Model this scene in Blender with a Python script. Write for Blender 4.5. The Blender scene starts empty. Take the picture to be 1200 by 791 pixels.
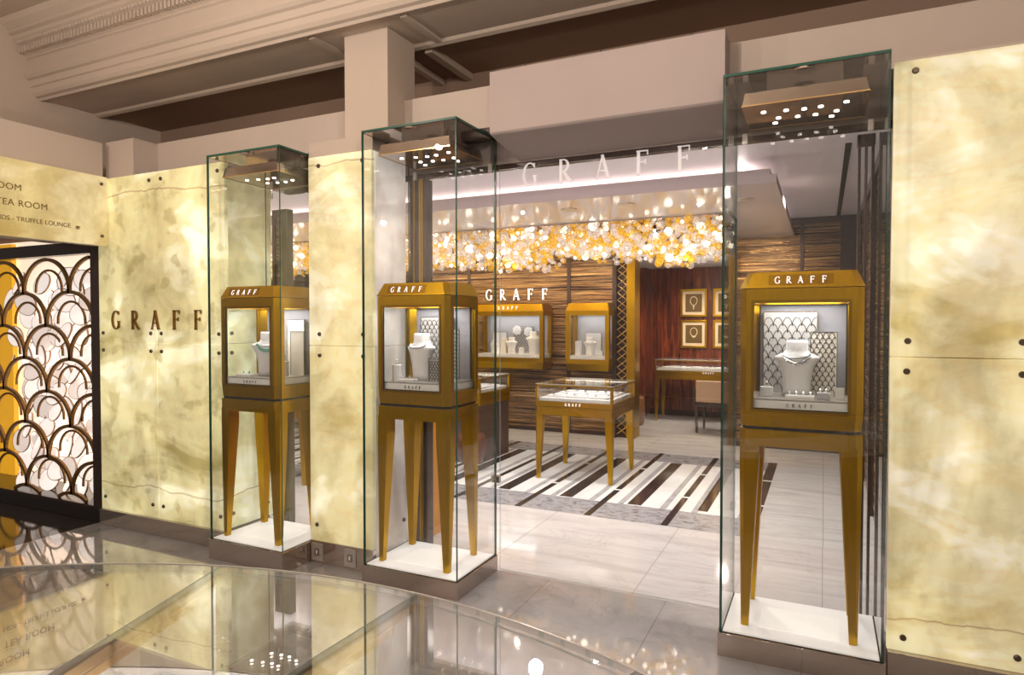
import bpy, bmesh, math, random
from mathutils import Vector, Matrix
R = math.radians
random.seed(7)
S = bpy.context.scene
COL = S.collection

# ------------------------------------------------------------------ camera, world, exposure
cd = bpy.data.cameras.new('camera'); cam = bpy.data.objects.new('camera', cd); COL.objects.link(cam)
cam.location = (0, 0, 1.55); cam.rotation_euler = (R(90-1.329), 0, R(25.454))
cd.sensor_width = 36.0; cd.lens = 766.86/1200*36.0; cd.clip_start = .05; cd.clip_end = 100
S.camera = cam
S.view_settings.view_transform = 'Standard'; S.view_settings.look = 'None'
S.view_settings.exposure = 0.0; S.view_settings.gamma = 1.0; S.view_settings.use_curve_mapping = False
S.cycles.transparent_max_bounces = 40; S.cycles.max_bounces = 10; S.cycles.glossy_bounces = 6
S.cycles.diffuse_bounces = 4; S.cycles.use_denoising = True
S.cycles.caustics_reflective = False; S.cycles.caustics_refractive = False
S.cycles.sample_clamp_indirect = 6.0
W = bpy.data.worlds.new('world'); S.world = W; W.use_nodes = True
W.node_tree.nodes['Background'].inputs[0].default_value = (1.0, .86, .74, 1)
W.node_tree.nodes['Background'].inputs[1].default_value = .20

def lamp(name, kind, loc, energy, color=(1, .92, .84), size=.3, sizey=None, rot=(0, 0, 0), spot=None, blend=.6, parent=None):
    l = bpy.data.lights.new(name, kind); l.energy = energy; l.color = color
    if kind == 'AREA':
        l.size = size
        if sizey: l.shape = 'RECTANGLE'; l.size_y = sizey
    else: l.shadow_soft_size = size
    if kind == 'SPOT': l.spot_size = spot or R(80); l.spot_blend = blend
    o = bpy.data.objects.new(name, l); COL.objects.link(o); o.location = loc; o.rotation_euler = rot
    if parent: o.parent = parent
    return o

# hall fill: unseen point lamps added above and behind the camera
for x, y, z, e in ((-3.6, -.6, 3.0, 78), (-1.4, -1.0, 3.0, 74), (.8, -.6, 3.0, 78), (2.4, -.9, 2.8, 62), (-2.9, 1.6, 3.0, 36), (-.9, 1.7, 3.0, 36), (-4.2, .6, 2.6, 26)):
    lamp('hall_fill', 'POINT', (x, y, z), e, (1, .87, .76), .02)
# added fill spots under the shop ceiling, no fixtures
lamp('salon_bounce_fill', 'POINT', (-1.2, 9.3, 1.9), 22, (1, .88, .74), .03)  # added point lamp in place of bounce light in the salon
for x, y, z, e in ((-6.4, 4.5, 2.76, 36), (-4.9, 4.5, 2.76, 40), (-3.4, 4.5, 2.76, 40), (-1.9, 4.4, 2.76, 46), (-.6, 4.4, 2.76, 46), (-.2, 6.4, 2.76, 40),
                (-4.6, 5.8, 2.58, 40), (-3.2, 5.8, 2.58, 40), (-1.9, 5.8, 2.58, 40), (-.7, 5.8, 2.58, 40)):
    lamp('shop_fill', 'SPOT', (x, y, z), e*1.9, (1, .94, .91), .05, spot=R(140), blend=.8)
for x in (-5.4, -4.6, -3.8, -3.0, -1.4, -.6):
    lamp('wall_fill', 'SPOT', (x, 7.75, 2.57), 52, (1, .76, .44), .04, rot=(R(42), 0, 0), spot=R(120), blend=1)  # golden spots added to light the back wall, no fixture there
for x, e in ((-2.0, 60), (-1.3, 60)):
    lamp('salon_light', 'SPOT', (x, 9.7, 2.42), e, (1, .86, .70), .04, rot=(R(15), 0, 0), spot=R(130), blend=.8)
for x in (-1.95, -1.4):
    lamp('salon_light', 'SPOT', (x, 10.6, 2.42), 14, (1, .70, .45), .03, rot=(R(10), 0, 0), spot=R(80), blend=.8)

# ------------------------------------------------------------------ materials
def mat(name, col=(.8, .8, .8), rough=.5, metal=0., emis=None, es=0., spec=.5, coat=0.):
    m = bpy.data.materials.new(name); m.use_nodes = True
    b = m.node_tree.nodes['Principled BSDF']
    b.inputs['Base Color'].default_value = (*col, 1); b.inputs['Roughness'].default_value = rough
    b.inputs['Metallic'].default_value = metal; b.inputs['Specular IOR Level'].default_value = spec
    b.inputs['Coat Weight'].default_value = coat
    if emis: b.inputs['Emission Color'].default_value = (*emis, 1); b.inputs['Emission Strength'].default_value = es
    return m
class NT:
    def __init__(s, m): s.m = m; s.t = m.node_tree; s.b = s.t.nodes['Principled BSDF']
    def n(s, typ, **k):
        x = s.t.nodes.new(typ)
        for a, v in k.items(): setattr(x, a, v)
        return x
    def l(s, a, b): s.t.links.new(a, b)
    def pos(s, scale=(1, 1, 1), loc=(0, 0, 0)):
        g = s.n('ShaderNodeNewGeometry'); mp = s.n('ShaderNodeMapping')
        mp.inputs['Scale'].default_value = scale; mp.inputs['Location'].default_value = loc
        s.l(g.outputs['Position'], mp.inputs['Vector']); return mp.outputs['Vector']
    def obj(s, scale=(1, 1, 1)):
        g = s.n('ShaderNodeTexCoord'); mp = s.n('ShaderNodeMapping'); mp.inputs['Scale'].default_value = scale
        s.l(g.outputs['Object'], mp.inputs['Vector']); return mp.outputs['Vector']
    def noise(s, vec, scale, detail=5, rough=.55, dist=0.):
        x = s.n('ShaderNodeTexNoise'); x.inputs['Scale'].default_value = scale; x.inputs['Detail'].default_value = detail
        x.inputs['Roughness'].default_value = rough; x.inputs['Distortion'].default_value = dist
        s.l(vec, x.inputs['Vector']); return x.outputs['Fac']
    def ramp(s, fac, stops, interp='LINEAR'):
        x = s.n('ShaderNodeValToRGB'); cr = x.color_ramp; cr.interpolation = interp
        while len(cr.elements) < len(stops): cr.elements.new(.5)
        for e, (p, c) in zip(cr.elements, stops): e.position = p; e.color = (*c, 1)
        s.l(fac, x.inputs['Fac']); return x.outputs['Color']
    def math(s, op, a, b=None, c=None):
        x = s.n('ShaderNodeMath', operation=op)
        for i, v in enumerate((a, b, c)):
            if v is None: continue
            if isinstance(v, (int, float)): x.inputs[i].default_value = v
            else: s.l(v, x.inputs[i])
        return x.outputs[0]
    def mix(s, fac, a, b, typ='MIX'):
        x = s.n('ShaderNodeMix', data_type='RGBA', blend_type=typ)
        for i, v in ((0, fac), (6, a), (7, b)):
            if isinstance(v, (int, float)): x.inputs[i].default_value = v
            elif isinstance(v, tuple): x.inputs[i].default_value = (*v, 1)
            else: s.l(v, x.inputs[i])
        return x.outputs[2]
    def sep(s, v):
        x = s.n('ShaderNodeSeparateXYZ'); s.l(v, x.inputs[0]); return x.outputs
    def bump(s, h, st=.2, d=.01):
        x = s.n('ShaderNodeBump'); x.inputs['Strength'].default_value = st; x.inputs['Distance'].default_value = d
        s.l(h, x.inputs['Height']); s.l(x.outputs['Normal'], s.b.inputs['Normal'])

def plaster(name, col):
    m = mat(name, col, .75, spec=.2); t = NT(m)
    f = t.noise(t.pos(), 1.6, 4)
    t.l(t.ramp(f, [(.3, tuple(c*.93 for c in col)), (.7, col)]), t.b.inputs['Base Color'])
    t.bump(t.noise(t.pos(), 40, 3), .05); return m
M = {}
M['plaster'] = plaster('plaster', (.58, .48, .41))
M['hall_plaster'] = plaster('hall_plaster', (.57, .465, .38))
M['shade_brown'] = plaster('shade_brown', (.33, .225, .165))  # brown stands in for shade in the unlit void
M['shop_ceiling'] = mat('shop_ceiling_paint', (.74, .70, .72), .35)
M['raft'] = mat('raft_gloss', (.70, .67, .70), .10)
M['raft_edge'] = mat('raft_edge_paint', (.50, .40, .38), .6)
M['header'] = plaster('header_plaster', (.47, .385, .355))

def onyx(name, lo, mid, hi, es, vein, seed=0., warm=.5):
    m = mat(name, mid, .30, spec=.35); t = NT(m)
    p = t.pos(loc=(seed, seed*.7, seed*.3))
    p2 = t.pos(scale=(1, 1, 1.7), loc=(seed*2, 0, seed))
    big = t.noise(p2, 1.35, 6, .55, .7)
    fine = t.noise(p, 4.5, 9, .66, .25)
    c = t.ramp(big, [(.33, lo), (.44, mid), (.53, mid), (.62, hi)])
    c = t.mix(t.math('MULTIPLY', t.math('SUBTRACT', 1, t.ramp(fine, [(.36, (0, 0, 0)), (.56, (1, 1, 1))])), .30), c, tuple(v*.62 for v in lo))
    spots = t.noise(t.pos(loc=(seed, 2, seed)), 8, 2, .4)
    c = t.mix(t.math('MULTIPLY', t.ramp(spots, [(.60, (0, 0, 0)), (.68, (1, 1, 1))]), .5 if 'left' in name else .2), c, tuple(v*.9 for v in lo))
    # brown fissures running roughly level
    sp = t.sep(t.pos())
    wob = t.noise(t.pos(scale=(1, 1, .1)), 2.4, 6, .55, .3)
    for z0, amp, wdt in vein:
        zz = t.math('ADD', sp[2], t.math('MULTIPLY', t.math('SUBTRACT', wob, .5), amp))
        d = t.math('ABSOLUTE', t.math('SUBTRACT', zz, z0))
        k = t.math('SUBTRACT', 1, t.math('SMOOTHSTEP', d, 0, wdt)) if False else t.math('MAXIMUM', t.math('SUBTRACT', 1, t.math('DIVIDE', d, wdt)), 0)
        c = t.mix(t.math('MULTIPLY', k, .7), c, (.26, .13, .04))
    # amber streaks
    a = t.noise(t.pos(scale=(1, 1, 2.6), loc=(seed+3, 1, 2)), 1.3, 6, .5, 2.0)
    k = t.math('MAXIMUM', t.math('SUBTRACT', 1, t.math('DIVIDE', t.math('ABSOLUTE', t.math('SUBTRACT', a, .5)), .09)), 0)
    c = t.mix(t.math('MULTIPLY', k, warm*.7), c, (.66, .50, .20))
    t.l(c, t.b.inputs['Base Color']); t.l(c, t.b.inputs['Emission Color'])
    glow = t.noise(t.pos(scale=(1.5, 1.5, .8), loc=(seed*3, 0, 1)), 1.3, 4, .55, .8)
    t.l(t.math('MULTIPLY', t.ramp(glow, [(.36, (.38,)*3), (.50, (.8,)*3), (.61, (1.25,)*3)]), es), t.b.inputs['Emission Strength'])
    return m
M['onyx_left'] = onyx('onyx_left', (.40, .34, .13), (.72, .66, .36), (1, .98, .68), .66, [(2.50, .16, .008), (.33, .16, .007)], 1.3, .25)
M['onyx_pier'] = onyx('onyx_pier', (.52, .43, .18), (.72, .65, .37), (1, .97, .72), .50, [(2.55, .2, .007)], 4.1, .4)
M['onyx_right'] = onyx('onyx_right', (.52, .42, .17), (.74, .68, .42), (1, .98, .80), .58, [(.27, .12, .006)], 8.2, .5)
M['onyx_return'] = onyx('onyx_return', (.56, .49, .22), (.76, .71, .40), (1, .98, .70), .55, [(.36, .25, .007)], 6.6, .3)
M['onyx_pale'] = onyx('onyx_pale', (.70, .60, .55), (.76, .66, .61), (.86, .77, .72), .48, [], 2.2, .1)  # emission stands in for interior light falling on the pinkish side panels
M['onyx_sign'] = onyx('onyx_sign', (.48, .37, .13), (.66, .56, .28), (.86, .78, .50), .34, [(2.9, .9, .006)], 3.7, .3)

def metalm(name, col, rough, metal=1.):
    m = mat(name, col, rough, metal); return m
def gold_lacquer(name, col, rough=.32, metal=.75):
    m = mat(name, col, rough, metal); t = NT(m)
    f = t.noise(t.obj(scale=(1, 1, .15)), 60, 3)
    t.l(t.ramp(f, [(.3, tuple(c*.88 for c in col)), (.7, col)]), t.b.inputs['Base Color']); return m
M['gold'] = gold_lacquer('gold_lacquer', (.54, .305, .010), .30, .97)
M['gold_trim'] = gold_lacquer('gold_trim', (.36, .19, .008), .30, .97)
M['brass'] = metalm('brass', (.80, .52, .20), .18)
M['bronze'] = metalm('bronze', (.20, .13, .09), .3, .7)
M['grille_bronze'] = metalm('grille_bronze', (.30, .16, .05), .3, .8)
M['disc_rim'] = mat('disc_rim', (.38, .24, .15), .3, .4)
M['bronze_base'] = metalm('bronze_base', (.52, .44, .39), .10, .9)
M['steel'] = metalm('steel', (.66, .62, .58), .30, .75)
M['bolt'] = metalm('dark_bolt', (.16, .12, .09), .35)
M['mirror'] = metalm('mirror_metal', (.72, .60, .52), .05)
M['mirror_light'] = metalm('mirror_panel', (.55, .48, .43), .04)
M['black'] = mat('black_lacquer', (.018, .013, .012), .18)
M['dark_frame'] = mat('dark_frame', (.055, .032, .026), .25, .3)
M['white_plate'] = mat('white_plate', (.86, .84, .82), .25)
M['plate_glow'] = mat('plate_glow', (.86, .84, .82), .25, emis=(1, .95, .90), es=.34)  # emission put into the white plate to brighten it
M['plate_glow_pool'] = mat('plate_glow_pool', (.9, .88, .84), .3, emis=(1, .95, .88), es=.38)  # emission paints the bright pool at the middle of the plate
M['letter_white'] = mat('letter_white', (.95, .92, .92), .4, emis=(1, .95, .95), es=.9)
M['letter_face'] = mat('letter_face', (.85, .80, .80), .4, emis=(1, .95, .95), es=.18)
M['letter_bronze'] = metalm('letter_bronze', (.28, .14, .03), .3, .6)
M['letter_sign'] = mat('letter_sign', (.20, .12, .03), .5)
M['letter_black'] = mat('letter_black', (.03, .03, .03), .5)
M['lamp'] = mat('lamp_face', (1, 1, 1), .5, emis=(1, .93, .85), es=9)
M['fabric_white'] = mat('white_velvet', (.80, .78, .78), .7)
M['tray_velvet'] = mat('tray_velvet', (.66, .63, .62), .8)
M['fabric_grey'] = mat('grey_suede', (.46, .44, .45), .8)
M['back_grey'] = mat('grey_back_panel', (.30, .29, .31), .6)
M['cream'] = mat('cream_leather', (.76, .70, .60), .55)
M['silver_board'] = mat('silver_board', (.46, .44, .42), .35, .2)
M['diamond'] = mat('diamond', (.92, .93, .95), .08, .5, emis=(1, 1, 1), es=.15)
M['diamond_dark'] = mat('diamond_collar', (.35, .36, .38), .12, .8)
M['case_back'] = mat('case_back', (.44, .43, .45), .6)
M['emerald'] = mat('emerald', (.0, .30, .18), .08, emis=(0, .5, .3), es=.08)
M['dark_ink'] = mat('dark_line', (.06, .05, .05), .4)
M['tan'] = mat('tan_leather', (.48, .31, .20), .5)
M['darkwood'] = mat('dark_wood', (.045, .028, .024), .35)
M['burgundy'] = mat('burgundy_leather', (.08, .018, .012), .45)
M['brown'] = mat('brown_leather', (.16, .06, .015), .5)
M['amberboard'] = mat('amber_lacquer', (.60, .24, .01), .4, .1)
M['pearl'] = mat('pearl', (.60, .58, .60), .12, .3)
M['crystal'] = mat('frosted_disc', (.80, .72, .68), .15, emis=(1, .88, .80), es=.78)  # emission in both disc materials painted in to brighten them
M['crystal2'] = mat('clear_disc', (.70, .60, .55), .06, .35, emis=(1, .84, .74), es=.62)
M['amber_curtain'] = mat('amber_panel', (.75, .36, .02), .4, emis=(1, .48, .02), es=.55)
M['backlight'] = mat('backlight_panel', (.9, .85, .8), .5, emis=(1, .80, .60), es=.85)
M['ball_gold'] = mat('amber_ball', (.80, .42, .02), .08, .45, emis=(1, .50, .02), es=.42)
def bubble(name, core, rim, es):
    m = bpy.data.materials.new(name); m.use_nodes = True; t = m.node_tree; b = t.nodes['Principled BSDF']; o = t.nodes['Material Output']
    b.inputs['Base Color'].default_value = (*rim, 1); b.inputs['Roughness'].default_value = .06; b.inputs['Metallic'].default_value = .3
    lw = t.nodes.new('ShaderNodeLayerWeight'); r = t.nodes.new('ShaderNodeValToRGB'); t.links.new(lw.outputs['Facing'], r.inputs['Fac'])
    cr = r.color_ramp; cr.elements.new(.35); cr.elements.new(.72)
    for e, (p, c) in zip(cr.elements, ((0, core), (.22, tuple(v*.35 for v in rim)), (.62, tuple(v*.3 for v in rim)), (.92, rim))): e.position = p; e.color = (*c, 1)  # emission by facing paints in the glass balls' bright centres and rims
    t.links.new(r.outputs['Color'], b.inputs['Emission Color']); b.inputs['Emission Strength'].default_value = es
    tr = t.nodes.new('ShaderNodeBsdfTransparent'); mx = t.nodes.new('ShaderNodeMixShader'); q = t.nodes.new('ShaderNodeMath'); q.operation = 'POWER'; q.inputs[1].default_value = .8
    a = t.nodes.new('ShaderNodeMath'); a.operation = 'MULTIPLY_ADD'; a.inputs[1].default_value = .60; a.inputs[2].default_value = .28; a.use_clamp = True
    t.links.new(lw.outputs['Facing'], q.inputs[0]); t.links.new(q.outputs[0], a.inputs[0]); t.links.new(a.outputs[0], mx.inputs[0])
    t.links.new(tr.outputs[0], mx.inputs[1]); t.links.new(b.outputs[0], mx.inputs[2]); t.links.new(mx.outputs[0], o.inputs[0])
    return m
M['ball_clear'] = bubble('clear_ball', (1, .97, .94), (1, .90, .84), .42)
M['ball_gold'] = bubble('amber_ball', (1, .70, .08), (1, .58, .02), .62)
M['ball_lit'] = mat('lit_ball', (1, .9, .8), .2, emis=(1, .88, .72), es=3.4)
M['picture_ground'] = mat('picture_ground', (.13, .075, .012), .5)
M['mount'] = mat('picture_mount', (.78, .62, .42), .6)

def glassm(name, tint, f0=.04, rough=0., k=1.):
    m = bpy.data.materials.new(name); m.use_nodes = True; t = m.node_tree; t.nodes.clear()
    o = t.nodes.new('ShaderNodeOutputMaterial'); mx = t.nodes.new('ShaderNodeMixShader')
    tr = t.nodes.new('ShaderNodeBsdfTransparent'); gl = t.nodes.new('ShaderNodeBsdfGlossy')
    tr.inputs[0].default_value = (*tint, 1); gl.inputs['Roughness'].default_value = rough; gl.inputs[0].default_value = (.97, .97, .97, 1)
    lw = t.nodes.new('ShaderNodeLayerWeight'); lw.inputs['Blend'].default_value = .5
    p = t.nodes.new('ShaderNodeMath'); p.operation = 'POWER'; p.inputs[1].default_value = 5
    a = t.nodes.new('ShaderNodeMath'); a.operation = 'MULTIPLY_ADD'; a.inputs[1].default_value = (1-f0)*k; a.inputs[2].default_value = f0; a.use_clamp = True
    t.links.new(lw.outputs['Facing'], p.inputs[0]); t.links.new(p.outputs[0], a.inputs[0]); t.links.new(a.outputs[0], mx.inputs[0])
    t.links.new(tr.outputs[0], mx.inputs[1]); t.links.new(gl.outputs[0], mx.inputs[2]); t.links.new(mx.outputs[0], o.inputs[0])
    return m
M['glass'] = glassm('clear_glass', (.985, .99, .985))
M['counter_glass'] = glassm('counter_glass', (.93, .93, .92), .27, 0., 1.2)
M['glass_edge'] = mat('glass_edge', (.018, .095, .065), .2)
M['glass_edge_pale'] = mat('glass_edge_pale', (.45, .50, .46), .15)

def marble_floor(name, c1, c2, tile=None, off=(0, 0), streak=None, rough=.09):
    m = mat(name, c1, rough, spec=.6, coat=1.0 if name == 'grey_marble' else 0.); t = NT(m)
    t.b.inputs['Coat IOR'].default_value = 1.8
    f = t.noise(t.pos(scale=(streak or (1, 1, 1))), 3.2, 8, .6, .7)
    c = t.ramp(f, [(.30, c2), (.50, c1), (.66, tuple(min(1, v*1.06) for v in c1))])
    g = t.noise(t.pos(scale=(1, 1.3, 1)), 1.4, 9, .6, 1.6)
    k = t.math('MAXIMUM', t.math('SUBTRACT', 1, t.math('DIVIDE', t.math('ABSOLUTE', t.math('SUBTRACT', g, .5)), .012)), 0)
    c = t.mix(t.math('MULTIPLY', k, .25), c, tuple(v*.55 for v in c2))
    if tile:
        sp = t.sep(t.pos()); ks = []
        for i in (0, 1):
            fr = t.math('FRACT', t.math('ADD', t.math('DIVIDE', t.math('SUBTRACT', sp[i], off[i]), tile[i]), 100))
            ks.append(t.math('LESS_THAN', fr, .004/tile[i]))
        c = t.mix(t.math('MULTIPLY', t.math('MAXIMUM', ks[0], ks[1]), .6), c, (.10, .08, .07))
    t.l(c, t.b.inputs['Base Color'])
    r = t.ramp(t.noise(t.pos(), 5, 3), [(.3, (rough*.8,)*3), (.7, (rough*1.4,)*3)])
    t.l(r, t.b.inputs['Roughness']); return m
M['floor_hall'] = marble_floor('grey_marble', (.36, .345, .345), (.26, .25, .25), (.70, 1.35), (-.777, .93), None, .05)
M['floor_threshold'] = marble_floor('pale_striped_marble', (.56, .525, .51), (.45, .415, .40), (.98, 50), (-.973, -20), (.35, 3, 1), .07)
M['floor_shop'] = marble_floor('pale_marble', (.57, .55, .535), (.45, .43, .415), (.98, 1.1), (-.97, 0), (.4, 2.4, 1), .08)
M['floor_dark'] = marble_floor('black_marble', (.035, .026, .022), (.02, .015, .013), (.6, .6), (-5.05, 0), None, .06)
M['inlay_white'] = marble_floor('white_marble', (.78, .77, .74), (.70, .68, .65), None, (0, 0), (2, .4, 1), .06)
M['inlay_grey'] = marble_floor('veined_grey_marble', (.34, .33, .34), (.10, .10, .105), None, (0, 0), (4, 6, 1), .08)
M['inlay_pale'] = marble_floor('pale_grey_marble', (.42, .41, .41), (.30, .29, .29), None, (0, 0), (5, 3, 1), .08)
M['inlay_black'] = marble_floor('dark_brown_marble', (.035, .028, .028), (.018, .014, .014), None, (0, 0), None, .08)

def strand_wall():
    m = mat('strand_veneer', (.4, .25, .1), .22); t = NT(m)
    f = t.noise(t.pos(scale=(.30, .30, 25)), 1.6, 4, .6, .05)
    g = t.noise(t.pos(scale=(.9, .9, 20), loc=(3, 3, 3)), 1.8, 4, .6)
    c = t.ramp(f, [(.38, (.020, .008, .004)), (.45, (.13, .050, .022)), (.51, (.48, .28, .11)), (.56, (.09, .035, .016)), (.63, (.58, .36, .16))])
    k = t.ramp(g, [(.44, (0, 0, 0)), (.54, (1, 1, 1))])
    c = t.mix(t.math('MULTIPLY', k, .5), c, (.02, .009, .006)); t.l(c, t.b.inputs['Base Color'])
    t.l(t.ramp(g, [(.4, (.10,)*3), (.6, (.30,)*3)]), t.b.inputs['Roughness'])
    t.b.inputs['Metallic'].default_value = .3
    t.bump(t.math('ADD', f, g), .8, .012); return m
M['strand'] = strand_wall()
def redwood():
    m = mat('red_mahogany', (.2, .05, .02), .25, coat=.3); t = NT(m)
    f = t.noise(t.pos(scale=(7, 7, .6)), 2.0, 6, .6, 1.2)
    t.l(t.ramp(f, [(.32, (.035, .008, .005)), (.5, (.16, .030, .010)), (.68, (.32, .070, .014))]), t.b.inputs['Base Color']); return m
M['redwood'] = redwood()
def darkpod():
    m = mat('dark_veneer', (.06, .035, .03), .3); t = NT(m)
    t.l(t.ramp(t.noise(t.pos(scale=(10, 10, 1)), 3, 4), [(.3, (.035, .02, .02)), (.7, (.09, .05, .045))]), t.b.inputs['Base Color']); return m
M['dark_veneer'] = darkpod()

# ------------------------------------------------------------------ mesh helpers
class MB:
    def __init__(s): s.v = []; s.f = []; s.m = []
    def add(s, vs, fs, mi=0):
        o = len(s.v); s.v += [tuple(v) for v in vs]
        for i, f in enumerate(fs): s.f.append([o+j for j in f]); s.m.append(mi[i] if isinstance(mi, (list, tuple)) else mi)
        return s
    def box(s, x0, x1, y0, y1, z0, z1, mi=0):
        v = [(x, y, z) for z in (z0, z1) for y in (y0, y1) for x in (x0, x1)]
        return s.add(v, [(0, 2, 3, 1), (4, 5, 7, 6), (0, 1, 5, 4), (2, 6, 7, 3), (0, 4, 6, 2), (1, 3, 7, 5)], mi)
    def pane(s, x0, x1, y0, y1, z0, z1):
        d = (x1-x0, y1-y0, z1-z0); a = d.index(min(d)); mi = [1]*6
        for k in {2: (0, 1), 1: (2, 3), 0: (4, 5)}[a]: mi[k] = 0
        return s.box(x0, x1, y0, y1, z0, z1, mi)
    def loft(s, rings, mi=0, cap=True):
        n = len(rings[0]); v = [p for r in rings for p in r]; f = []
        for i in range(len(rings)-1):
            for j in range(n):
                k = (j+1) % n; f.append((i*n+j, i*n+k, (i+1)*n+k, (i+1)*n+j))
        if cap: f.append(tuple(range(n))[::-1]); f.append(tuple((len(rings)-1)*n+j for j in range(n)))
        return s.add(v, f, mi)
    def prism(s, poly, z0, z1, mi=0):
        return s.loft([[(x, y, z0) for x, y in poly], [(x, y, z1) for x, y in poly]], mi)
    def extX(s, prof, x0, x1, mi=0):      # (y,z) profile run along X
        return s.loft([[(x0, y, z) for y, z in prof], [(x1, y, z) for y, z in prof]], mi)
    def tube(s, pts, r, n=8, mi=0):
        rings = []
        for i, p in enumerate(pts):
            a = Vector(pts[max(i-1, 0)]); b = Vector(pts[min(i+1, len(pts)-1)]); d = (b-a).normalized()
            u = d.orthogonal().normalized() if abs(d.z) > .99 else d.cross(Vector((0, 0, 1))).normalized(); w = d.cross(u)
            rr = r[i] if isinstance(r, (list, tuple)) else r
            rings.append([tuple(Vector(p)+u*rr*math.cos(2*math.pi*k/n)+w*rr*math.sin(2*math.pi*k/n)) for k in range(n)])
        return s.loft(rings, mi)
    def lathe(s, prof, c=(0, 0, 0), n=20, mi=0, cap=True):
        return s.loft([[(c[0]+r*math.cos(2*math.pi*k/n), c[1]+r*math.sin(2*math.pi*k/n), c[2]+z) for k in range(n)] for r, z in prof], mi, cap)
    def ball(s, c, r, mi=0, sub=1):
        key = sub
        if key not in _ico:
            bm = bmesh.new(); bmesh.ops.create_icosphere(bm, subdivisions=sub, radius=1)
            _ico[key] = ([tuple(v.co) for v in bm.verts], [tuple(v.index for v in f.verts) for f in bm.faces]); bm.free()
        vs, fs = _ico[key]
        return s.add([(c[0]+x*r, c[1]+y*r, c[2]+z*r) for x, y, z in vs], fs, mi)
    def build(s, name, mats, parent=None, loc=None, rot=None, smooth=False, bevel=0.):
        me = bpy.data.meshes.new(name); me.from_pydata(s.v, [], s.f)
        for m in (mats if isinstance(mats, (list, tuple)) else [mats]): me.materials.append(M[m] if isinstance(m, str) else m)
        me.polygons.foreach_set('material_index', s.m)
        bm = bmesh.new(); bm.from_mesh(me); bmesh.ops.recalc_face_normals(bm, faces=bm.faces); bm.to_mesh(me); bm.free()
        if smooth: me.polygons.foreach_set('use_smooth', [True]*len(me.polygons))
        me.update(); o = bpy.data.objects.new(name, me); COL.objects.link(o)
        if loc: o.location = loc
        if rot: o.rotation_euler = rot
        if parent: o.parent = parent
        if bevel:
            b = o.modifiers.new('bevel', 'BEVEL'); b.width = bevel; b.segments = 2; b.limit_method = 'ANGLE'; b.angle_limit = R(35)
        return o
_ico = {}
def empty(name, label, cat, loc=(0, 0, 0), rz=0, group=None):
    o = bpy.data.objects.new(name, None); COL.objects.link(o); o.location = loc; o.rotation_euler = (0, 0, rz)
    o.empty_display_size = .1
    return tag(o, label, cat, group)
def tag(o, label, cat, group=None, kind=None):
    o['label'] = label; o['category'] = cat
    if group: o['group'] = group
    if kind: o['kind'] = kind
    return o
def struct(mb, name, mats, **k):
    o = mb.build(name, mats, **k); o['kind'] = 'structure'; return o

# ---- lettering
def stroke(mb, pts, ws, d, mi=0):
    n = len(pts); L = []; Rr = []
    for i, (x, z) in enumerate(pts):
        ax, az = pts[max(i-1, 0)]; bx, bz = pts[min(i+1, n-1)]; dx, dz = bx-ax, bz-az; q = math.hypot(dx, dz) or 1
        w = (ws[i] if isinstance(ws, (list, tuple)) else ws)/2
        L.append((x-dz/q*w, z+dx/q*w)); Rr.append((x+dz/q*w, z-dx/q*w))
    rings = [[(L[i][0], 0, L[i][1]), (Rr[i][0], 0, Rr[i][1]), (Rr[i][0], -d, Rr[i][1]), (L[i][0], -d, L[i][1])] for i in range(n)]
    mb.loft(rings, mi)
def glyph(mb, ch, x, h, w, d):
    P = lambda a, b: (x+a*w, b*h)
    T, t = .125*h, .055*h
    if ch == 'G':
        pts = []; ws = []
        for i in range(23):
            a = R(48+i*(318-48)/22); pts.append(P(.50+.48*math.cos(a), .5+.49*math.sin(a))); ws.append(t+(T-t)*abs(math.cos(a))**1.5)
        stroke(mb, pts, ws, d); stroke(mb, [P(.88, .08), P(.88, .40)], T*.9, d); stroke(mb, [P(.72, .42), P(1.02, .42)], t, d)
        stroke(mb, [P(.84, .98), P(.84, .78)], t, d)
    if ch == 'R':
        stroke(mb, [P(.16, 0), P(.16, 1)], T, d)
        pts = []; ws = []
        for i in range(13):
            a = R(90-i*15); pts.append(P(.34+.34*math.cos(a), .735+.245*math.sin(a))); ws.append(t+(T*.9-t)*max(0, math.cos(a)))
        stroke(mb, [P(.06, .98)]+pts+[P(.16, .49)], [t]+ws+[t], d)
        stroke(mb, [P(.36, .50), P(.66, .2), P(.98, .0)], [T*.8, T, T*.8], d); stroke(mb, [P(.04, .015), P(.29, .015)], t*.8, d)
    if ch == 'A':
        stroke(mb, [P(.06, 0), P(.48, 1)], t, d); stroke(mb, [P(.46, 1), P(.90, 0)], T, d); stroke(mb, [P(.2, .34), P(.74, .34)], t, d)
        stroke(mb, [P(-.04, .015), P(.16, .015)], t*.8, d); stroke(mb, [P(.78, .015), P(1.02, .015)], t*.8, d)
    if ch == 'F':
        stroke(mb, [P(.26, 0), P(.26, 1)], T, d); stroke(mb, [P(.12, .97), P(.88, .97)], t, d); stroke(mb, [P(.86, .99), P(.86, .80)], t, d)
        stroke(mb, [P(.26, .53), P(.72, .53)], t, d); stroke(mb, [P(.72, .62), P(.72, .43)], t, d); stroke(mb, [P(.12, .015), P(.40, .015)], t*.8, d)
def graff(width, h, d):
    mb = MB(); w = h*.62; adv = (width-w)/4
    for i, ch in enumerate('GRAFF'): glyph(mb, ch, -width/2+i*adv, h, w, d)
    return mb
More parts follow.
